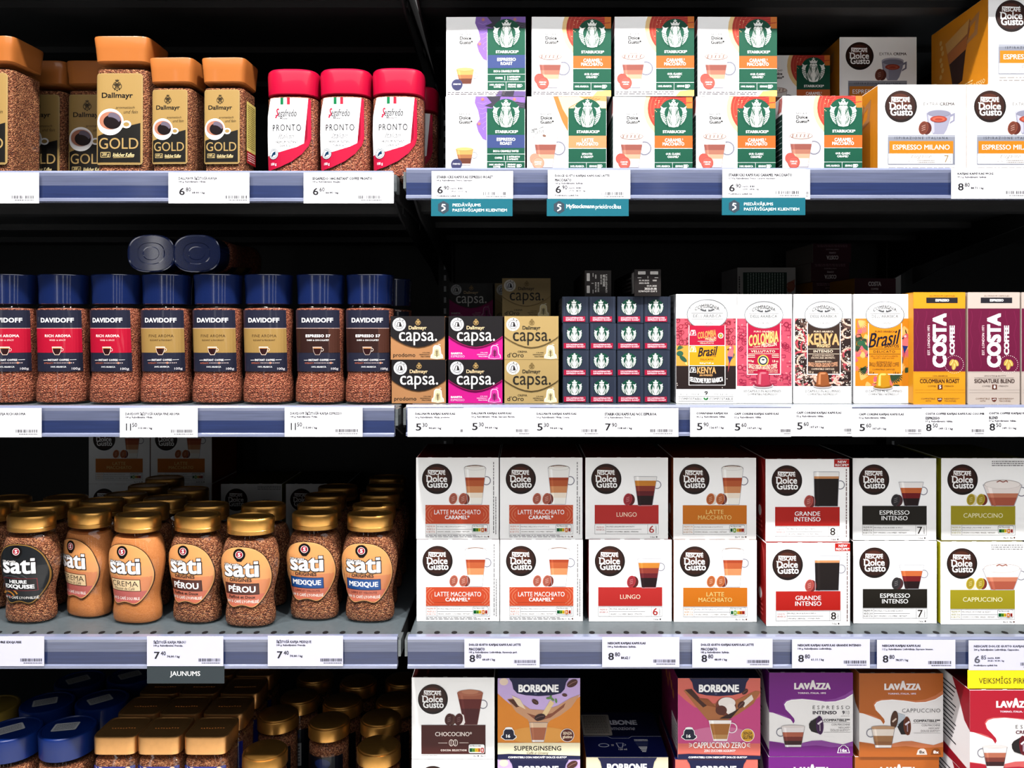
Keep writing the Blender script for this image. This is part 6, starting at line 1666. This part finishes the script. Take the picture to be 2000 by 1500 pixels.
# -- uppermost shelf: pod boxes with green panels
G3 = 'white pod boxes with green panels'
SBK = {k: sb_box(k) for k in ('espresso', 'caramel', 'latte')}
def sbx(kind, u, y, lay, label, rz=0.0, dz=0.0):
    return box_at('sb_' + kind, SBK[kind], 'pod_box', label, 'pod box', u, y, Z1 + lay * (SBH + .0006) + dz, rz, G3)
sbx('espresso', 948, .030, 0, 'white pod box with purple swirl, lower of its pair beside the shelf gap')
sbx('latte', 1107, .030, 0, 'white pod box with peach band, the only one under the coffee boxes')
sbx('caramel', 1275, .030, 0, 'orange-banded green-panel box, lower row, next to the peach-banded one')
sbx('caramel', 1437, .030, 0, 'orange-banded green-panel box, lower row, second from the peach-banded one')
sbx('caramel', 1606, .026, 0, 'orange-banded green-panel box without another on top, beside the orange-sided box')
sbx('espresso', 949, .030, 1, 'white pod box with purple swirl, upper of its pair beside the shelf gap', R(-.8))
sbx('caramel', 1116, .030, 1, 'orange-banded green-panel box stacked on the peach-banded one', R(.4))
sbx('caramel', 1278, .029, 1, 'orange-banded green-panel box, upper row, second from the purple-swirled one', R(-.4))
sbx('caramel', 1440, .030, 1, 'orange-banded green-panel box, last of the upper row before the dark gap', R(.3))
sbx('caramel', 1552, .192, 0, 'green-panel box hidden low behind the single orange-banded box')
sbx('caramel', 1553, .192, 1, 'shaded orange-banded green-panel box at the back, on another one')
G4 = 'pod boxes with orange sides and an espresso cup'
MB = milano_box()
def mlx(u, y, lay, label): return box_at('milano', MB, 'pod_box', label, 'pod box', u, y, Z1 + lay * (MLH + .0006), 0, G4)
mlx(1801, .020, 0, 'orange-sided pod box standing beside the green-panel box, front row below')
mlx(1975, .020, 0, 'orange-sided pod box in front row, under the box whose orange side shows')
mlx(2017, .020, 1, 'orange-sided pod box stacked on top, its cup-pictured orange side showing')
mlx(1712, .188, 0, 'orange-sided pod box low in the back row, behind the front boxes')
mlx(1715, .188, 1, 'shaded orange-sided pod box at the back showing a white cup of espresso')

# -- middle shelf: blue-capped jars
G5 = 'oval glass coffee jars with blue caps'
zm = Z2 - .001
OJ = {k: oval_jar(k) for k in ('red', 'gold', 'brown')}
def ojx(kind, u, label, rz=0.0, y=.040, z=zm): return jar_at('oval_' + kind, OJ[kind], 'coffee_jar', label, 'coffee jar', u, y, .0305, z, rz, G5)
ojx('red', -2, 'red-banded blue-capped jar cut off by the end of the row', R(6))
ojx('red', 103, 'red-banded blue-capped jar, second in the row, reading rich aroma in full', R(2), .042)
ojx('red', 208, 'red-banded blue-capped jar standing next to the gold-banded ones', R(-9), .040)
ojx('gold', 309, 'gold-banded blue-capped jar standing next to the red-banded ones', R(-3), .044)
ojx('gold', 412, 'gold-banded blue-capped jar between two other gold-banded jars', R(-5), .041)
ojx('gold', 513, 'gold-banded blue-capped jar standing next to the brown-banded ones', R(-6), .042)
ojx('brown', 617, 'brown-banded blue-capped jar standing next to the gold-banded ones', R(-4), .041)
ojx('brown', 716, 'brown-banded blue-capped jar at the end by the shelf gap', R(-6), .042)
ojx('gold', 306, 'blue-capped jar in the dark behind the first gold-banded jar', 0, .128)
ojx('gold', 396, 'blue-capped jar in the dark behind the middle gold-banded jar', 0, .128)
ojx('brown', 756, 'blue-capped jar in the dark behind the last brown-banded jar', 0, .150)
for u, n in ((296, 'dark jar lying on its side above the first gold-banded jar, round end outward'), (381, 'dark jar lying on its side above the middle gold-banded jar, round end outward')):
    o = ojx('gold', u, n)
    o.rotation_euler = (math.pi / 2, 0, 0)
    y = .245
    o.location = (wx(u, .056) + (.002 if u > 340 else -.001), y, zm + .1894 + .0310)

# -- middle shelf: flap boxes
G6 = 'small capsule boxes with a curved flap'
CM = {k: capsa_maker(k) for k in ('prodomo', 'barista', 'doro')}
def cpx(kind, u, y, lay, label, rz=0.0): return box_at('capsa_' + kind, CM[kind], 'capsule_box', label, 'capsule box', u, y, Z2 + lay * (CPH + .0004), rz, G6)
cpx('prodomo', 818, .053, 0, 'black and bronze flap box, lower of its pair by the shelf gap')
cpx('prodomo', 816, .052, 1, 'black and bronze flap box, upper of its pair by the shelf gap')
cpx('barista', 928.5, .053, 0, 'black and magenta flap box, lower of its front pair')
cpx('barista', 929, .053, 1, 'black and magenta flap box, upper of its front pair')
cpx('doro', 1038, .053, 0, 'gold flap box, lower of its front pair beside the navy sleeves')
cpx('doro', 1038, .052, 1, 'gold flap box, upper of its front pair beside the navy sleeves')
for lay in (0, 1):
    cpx('barista', 920, .335, lay, 'magenta flap box hidden behind the front ones, %s the shaded back one' % ('two below' if lay == 0 else 'directly below'))
    cpx('doro', 1028, .190, lay, 'gold flap box hidden behind the front ones, %s the shaded back one' % ('two below' if lay == 0 else 'directly below'))
cpx('barista', 920, .335, 2, 'shaded magenta flap box at the back, rising above the front pair')
cpx('doro', 1028, .190, 2, 'shaded gold flap box at the back, rising above the front pair')
for lay in (0, 1, 2):
    cpx('doro', 1009, .336, lay, ('gold flap box at the very back, bottom of its stack', 'gold flap box at the very back, middle of its stack', 'dim gold flap box showing as a sliver between the two shaded back boxes')[lay])

# -- middle shelf: navy sleeves
G7 = 'square-ended navy capsule sleeves'
SL = sleeve_maker('decaf'); SE = sleeve_maker('end')
us = (1125.5, 1178, 1231, 1283.5)
rows = ('bottom', 'second', 'third', 'top'); cols = ('beside the gold flap boxes', 'second column from the gold flap boxes', 'second column from the tall white boxes', 'beside the tall white boxes')
rnd = random.Random(8)
for r_ in range(4):
    for c_ in range(4):
        box_at('sleeve', SL, 'capsule_sleeve', 'navy sleeve with round green emblem, %s row, %s' % (rows[r_], cols[c_]), 'capsule sleeve',
               us[c_] + rnd.uniform(-.6, .6) + (-2 if r_ == 3 and c_ < 2 else 0), .053 + rnd.uniform(-.001, .001), Z2 + r_ * (SSH + .0004), R(rnd.uniform(-.25, .25)), G7)
o = box_at('sleeve_end', SE, 'capsule_sleeve', 'dark sleeve on the block, showing date print turned on its side, nearer the flap boxes', 'capsule sleeve', 1168, .062, Z2 + 4 * (SSH + .0004), 0, 'dark capsule sleeves lying on the block')
o.rotation_euler = (0, R(-90), 0); o.location.x += SSH / 2; o.location.z += SSW / 2
o = box_at('sleeve_end', SE, 'capsule_sleeve', 'dark sleeve on the block, showing upright date print, nearer the tall white boxes', 'capsule sleeve', 1265, .046, Z2 + 4 * (SSH + .0004), R(0), 'dark capsule sleeves lying on the block')

# -- middle shelf: tall cartons
G8 = 'tall white capsule boxes with an oval shield'
for k, u, y, n in (('variety', 1380, .053, 'tall white capsule box with crimson, yellow and black panels, beside the navy sleeves'), ('colombia', 1493, .054, 'tall white capsule box with pink maze pattern and crimson panel'), ('kenya', 1606.5, .053, 'tall white capsule box with dotted brown pattern and dark panel'), ('brasil', 1724.5, .053, 'tall white capsule box with parrot and leaves on amber')):
    box_at('shield_' + k, shield_box(k), 'capsule_box', n, 'capsule box', u, y, Z2, 0, G8)
G9 = 'tall maroon-banded capsule boxes'
TR, TS = tall_box('roast'), tall_box('blend')
box_at('tall_roast', TR, 'capsule_box', 'tall yellow and maroon capsule box with sideways lettering', 'capsule box', 1834.7, .037, Z2, 0, G9)
box_at('tall_blend', TS, 'capsule_box', 'tall beige and maroon capsule box with sideways lettering, shown whole', 'capsule box', 1941, .037, Z2, 0, G9)
box_at('tall_blend', TS, 'capsule_box', 'beige and maroon capsule box of which only a sliver shows beside the whole one', 'capsule box', 2046, .037, Z2, 0, G9)
# boxes laid flat at the back, resting on standing ones
for u, y in ((1709, .345), (1709, .440), (1624, .455), (1624, .560)):
    box_at('tall_roast', TR, 'capsule_box', 'standing maroon-banded box hidden at the back under the %s' % (('single flat one, nearer', 'single flat one, farther')[y > .4] if u == 1709 else ('flat stack, nearer', 'flat stack, farther')[y > .5]), 'capsule box', u, y, Z2, 0, G9)
def flat(kind, make, u, y, lay, label, flip=False):
    o = box_at(kind, make, 'capsule_box', label, 'capsule box', u, y, Z2 + COH + .001 + lay * (COD + .0006), 0, G9)
    # top panel turned to face the aisle
    if flip:
        o.rotation_euler = (R(90), 0, 0); o.rotation_euler = (R(-90), R(180), 0)
        o.rotation_euler = Matrix(((-1, 0, 0), (0, 0, -1), (0, -1, 0))).to_euler()
        o.location.y = y + COH; o.location.z += COD
    else:
        o.rotation_euler = Matrix(((1, 0, 0), (0, 0, -1), (0, 1, 0))).to_euler()
        o.location.y = y + COH; o.location.z += 0
    return o
flat('tall_roast', TR, 1709, .332, 0, 'maroon-ended box lying flat behind the amber-panelled box, lettering upright')
flat('tall_roast', TR, 1624, .448, 0, 'maroon-ended box lying flat, lowest of the three behind the dark-brown panelled box', True)
flat('tall_blend', TS, 1621, .448, 1, 'maroon-ended box lying flat, middle of the three at the back, lettering upside down', True)
flat('tall_blend', TS, 1625, .450, 2, 'maroon-ended box lying flat, topmost of the three at the back, lettering upside down', True)
# a green-panelled pod box turned round, far back
def back_box(name):
    o = mesh_obj(name, carton(name, SBW, SBH, SBD, (206, 200, 196), (220, 216, 216), (220, 216, 216), flap=False))
    a = Art(78, 215, 510, 640, SBW, SBH)
    a.r(78, 215, 510, 640, (214, 208, 204), 0); a.r(120, 250, 445, 600, (30, 84, 66), 1)
    for k in range(14): a.micro(150 + 20 * k, 256, 166 + 20 * k, 590, 1, (190, 206, 196), 2, k, True)
    a.p([(450, 330), (505, 300), (500, 380), (470, 400), (446, 390)], (206, 120, 90), 1); a.ring(474, 350, 30, 4, (190, 70, 50), 2); a.micro(84, 280, 104, 600, 1, (80, 70, 70), 1, 3, True)
    mesh_obj('back_panel', a.mesh('back_panel'), o, (0, -.0001, 0))
    return o
box_at('turned', back_box, 'pod_box', 'pod box far back showing its dark green back panel, behind the crimson-panelled box', 'pod box', 1497, .450, Z2 + SBH + .0006)
box_at('sb_caramel', SBK['caramel'], 'pod_box', 'green-panel box hidden far back, under the one turned round', 'pod box', 1497, .450, Z2, 0, G3)

# -- third shelf: pod boxes with the round badge
G10 = 'white pod boxes with a round brown badge'
DK = {k: dg_box(k) for k in ('caramel', 'lungo', 'latte', 'grande', 'intenso', 'cappuccino')}
def dgx(kind, u, y, lay, label, rz=0.0, z=None): return box_at('dg_' + kind, DK[kind], 'pod_box', label, 'pod box', u, y, (Z3 if z is None else z) + lay * (DGH + .0004), rz, G10)
for kind, ul, yl, uu, yu, what in (
        ('caramel', 894.5, .0586, 893.5, .060, 'coral striped band, first column from the shelf gap'), ('caramel', 1057.5, .0586, 1057, .060, 'coral striped band, second column from the shelf gap'),
        ('lungo', 1231, .0580, 1224, .060, 'plain red band and dark coffee in a tumbler'), ('latte', 1397, .0560, 1396, .058, 'orange band and a tall layered drink'),
        ('grande', 1578.5, .0400, 1577, .047, 'red band and a red corner flash'), ('intenso', 1748, .0500, 1747, .054, 'black band and a short espresso glass'),
        ('cappuccino', 1919, .0460, 1920, .054, 'olive-yellow band and a wide cup')):
    dgx(kind, ul, yl, 0, 'white pod box with %s, lower one' % what, R(.6) if kind == 'grande' else 0)
    dgx(kind, uu, yu, 1, 'white pod box with %s, upper one' % what, R(-.4) if kind in ('intenso', 'cappuccino') else 0)
G11 = 'pod boxes stored behind the bulging jars'
for kind, u, lay, n in (('latte', 233, 0, 'dim pod box at the back, below the farther of the two orange-banded ones'), ('latte', 354, 0, 'dim pod box at the back, below the nearer-to-gap orange-banded one'), ('cappuccino', 491, 0, 'dim pod box at the back, showing its badge beside a gold lid'), ('intenso', 618, 0, 'dim pod box at the back, half hidden by jars, closest to the shelf gap'), ('latte', 233, 1, 'dim orange-banded pod box at the back, upper one farther from the gap'), ('latte', 354, 1, 'dim orange-banded pod box at the back, upper one with its orange side showing')):
    o = dgx(kind, u, .478, lay, n); o['group'] = G11

# -- third shelf: bulging jars
G12 = 'bulging glass coffee jars with gold lids'
AK = {k: apple_jar(k) for k in ('heure', 'crema', 'perou', 'mexique')}
def apx(kind, u, vb, label, rz=0.0):
    y = 1570 * (CAM_H - Z3) / (vb - VPV) - CAM_D
    return jar_at('apple_' + kind, AK[kind], 'coffee_jar', label, 'coffee jar', u, y, .0245, Z3, rz, G12)
apx('heure', 42, 1221, 'bulging gold-lidded jar with a black label, at the end of the front row', R(-6))
apx('crema', 158, 1209, 'bulging jar of smooth tan coffee, turned, standing next to the black-labelled one', R(-24))
apx('crema', 254, 1222, 'bulging jar of smooth tan coffee facing forward, with a cream plaque', R(-12))
apx('perou', 373, 1221, 'bulging jar with a brown plaque, slightly turned, beside the smooth tan coffee', R(-12))
apx('perou', 479, 1229, 'bulging jar with a brown plaque, nearest the shelf edge', R(-5))
apx('mexique', 607, 1215, 'bulging jar with a blue plaque, beside the brown-plaqued jar', R(-7))
apx('mexique', 717, 1219, 'bulging jar with a blue plaque, closest to the shelf gap', R(-5))
rear = [(84, 984, 'behind the black-labelled front jar'), (-27, 987, 'behind the black-labelled jar, cut by the end of the row'), (18, 971, 'third back near the end of the row'), (129, 970, 'third back behind the turned tan jar'),
        (200, 976, 'just behind the forward-facing tan jar'), (246, 964, 'third back behind the forward-facing tan jar'), (286, 985, 'squeezed between the forward-facing tan jar and the brown-plaqued one'), (290, 947, 'fourth back beneath the dim orange-banded boxes'),
        (323, 971, 'third back behind the first brown-plaqued jar'), (322, 932, 'fifth back beneath the dim orange-banded boxes'), (368, 954, 'fourth back behind the first brown-plaqued jar'), (404, 984, 'just behind the gap between the two brown-plaqued jars'),
        (515, 984, 'just behind the front brown-plaqued jar, facing the gap'), (624, 983, 'second in the file behind the first blue-plaqued jar'), (636, 965, 'third in the file behind the first blue-plaqued jar'), (660, 949, 'fourth in the file behind the first blue-plaqued jar'),
        (731, 984, 'second in the file by the shelf gap'), (743, 963, 'third in the file by the shelf gap'), (754, 947, 'fourth in the file by the shelf gap'), (757, 931, 'fifth in the file by the shelf gap')]
BARE = apple_jar('bare', True)
for u, v, n in rear:
    y = 1570 * (CAM_H - (Z3 + .156)) / (v - VPV) - CAM_D
    put('apple_bare', BARE, 'coffee_jar', 'shaded gold-lidded jar ' + n, 'coffee jar', (wx(u, y), y, Z3 + .0004), 0, G12)

# -- lowest shelf: jars
G13 = 'jars with blue lids'
BLJ = round_jar('blue'); OLJ = round_jar('olive'); RDJ = round_jar('round')
def by_lid(kind, make, u, v, H, label, rz, group, z=Z4):
    y = 1570 * (CAM_H - (z + H)) / (v - VPV) - CAM_D
    return put(kind, make, 'coffee_jar', label, 'coffee jar', (wx(u, y), y, z + .0004), rz, group)
by_lid('jar_blue', BLJ, 133, 1420, .150, 'blue-lidded jar in front beside the square gold lids', R(-14), G13)
by_lid('jar_blue', BLJ, 26, 1423, .150, 'blue-lidded jar in front, cut by the end of the row', R(14), G13)
by_lid('jar_blue', BLJ, 93, 1371, .150, 'blue-lidded jar in the second row, sticker almost level', R(0), G13)
by_lid('jar_blue', BLJ, 200, 1366, .150, 'blue-lidded jar in the second row beside the square gold lids', R(16), G13)
by_lid('jar_blue', BLJ, 157, 1327, .150, 'blue-lidded jar in the dark third row', R(16), G13)
by_lid('jar_blue', BLJ, 258, 1318, .150, 'blue-lidded jar in the dark third row, closest to the grey strip', R(14), G13)
by_lid('jar_olive', OLJ, -16, 1378, .150, 'olive-lidded jar beside the blue lids, at the end of the row', 0, None)
G14 = 'jars with square gold lids'
y0s = (.0365, .1045, .1725, .2405)
names = ('front row', 'second row', 'third row', 'fourth row'); cn = ('nearest the blue lids', 'middle column', 'nearest the round gold lids')
for j, yy in enumerate(y0s):
    for i, u0 in enumerate((220.5, 307, 398.5)):
        X = wx(u0, y0s[0]) + (.0005 * j)
        put('jar_square', square_lid_jar, 'coffee_jar', 'jar with square gold lid, %s, %s' % (names[j], cn[i]), 'coffee jar', (X, yy + .0315, Z4 + .0004), 0, G14)
G15 = 'jars with round gold lids'
for u, v, n in ((518, 1462, 'front one beside the square gold lids'), (740, 1453, 'front one closest to the shelf gap'), (543, 1391, 'second row, behind the front one beside the square lids'), (643, 1405, 'with a white sticker on its dark label, between the two front ones'), (744, 1399, 'second row, closest to the shelf gap'),
                (585, 1357, 'third row, dim, farthest from the gap'), (669, 1366, 'third row, dim, middle of three'), (772, 1364, 'third row, dim, closest to the gap'), (616, 1318, 'fourth row, almost black, farthest from the gap'), (700, 1328, 'fourth row, almost black, middle of three'), (788, 1324, 'fourth row, almost black, closest to the gap')):
    by_lid('jar_round', RDJ, u, v, .120, 'round gold-lidded jar, ' + n, R(-6), G15)

# -- lowest shelf: boxes
def two(kind, make, u, y, H, upper, lower, group, dz=0.0, extra_u=0.0, uy=None):
    if lower: box_at(kind, make, 'pod_box', lower, 'pod box', u + extra_u, y, Z4, 0, group)
    if upper: box_at(kind, make, 'pod_box', upper, 'pod box', u, y if uy is None else uy, Z4 + H + .0008, 0, group)
two('cocoa', cocoa_box(), 885, .040, .1170, 'white pod box with a dark brown band and cocoa glass, upper one', 'white pod box below the brown-banded cocoa one, only its top showing', 'pod boxes on the lowest shelf')
SG, SZ, SP = splash_box('ginseng'), splash_box('zero'), splash_box('plain')
two('splash_ginseng', SG, 1052.5, .040, BBH, 'lilac and orange pod box with a splashing tumbler, upper one', 'lilac and orange pod box under the splashing tumbler one, top edge showing', 'pod boxes on the lowest shelf')
box_at('splash_plain', SP, 'pod_box', 'navy-topped pod box with a grey sticker, nothing stacked on it', 'pod box', 1225, .046, Z4, 0, 'pod boxes on the lowest shelf')
two('splash_zero', SZ, 1404.5, .040, BBH, 'pink pod box with a splashing cup, upper front one', 'pink pod box under the splashing cup one, top edge showing', 'pod boxes on the lowest shelf', extra_u=-5)
two('splash_zero', SZ, 1394, .190, BBH, 'pink pod box behind the splashing cup one, upper, side showing', 'pink pod box behind the splashing cup one, lower', 'pod boxes on the lowest shelf')
SWK = {k: swirl_box(k) for k in ('purple', 'brown', 'red')}
two('swirl_purple', SWK['purple'], 1584, .040, LVH, 'purple and white pod box with a steaming glass cup, upper one', 'purple and white pod box under the other purple one, top edge showing', 'pod boxes on the lowest shelf', extra_u=-1)
two('swirl_brown', SWK['brown'], 1760, .040, LVH, 'caramel-brown and white pod box with a milky coffee, upper one', 'caramel-brown pod box under the milky coffee one, top edge showing', 'pod boxes on the lowest shelf', extra_u=-8, uy=.038)
two('swirl_red', SWK['red'], 1980, -.016, LVH, 'red and white pod box jutting forward under the yellow strip, upper one', 'red and white pod box under the jutting red one, mostly out of view', 'pod boxes on the lowest shelf')
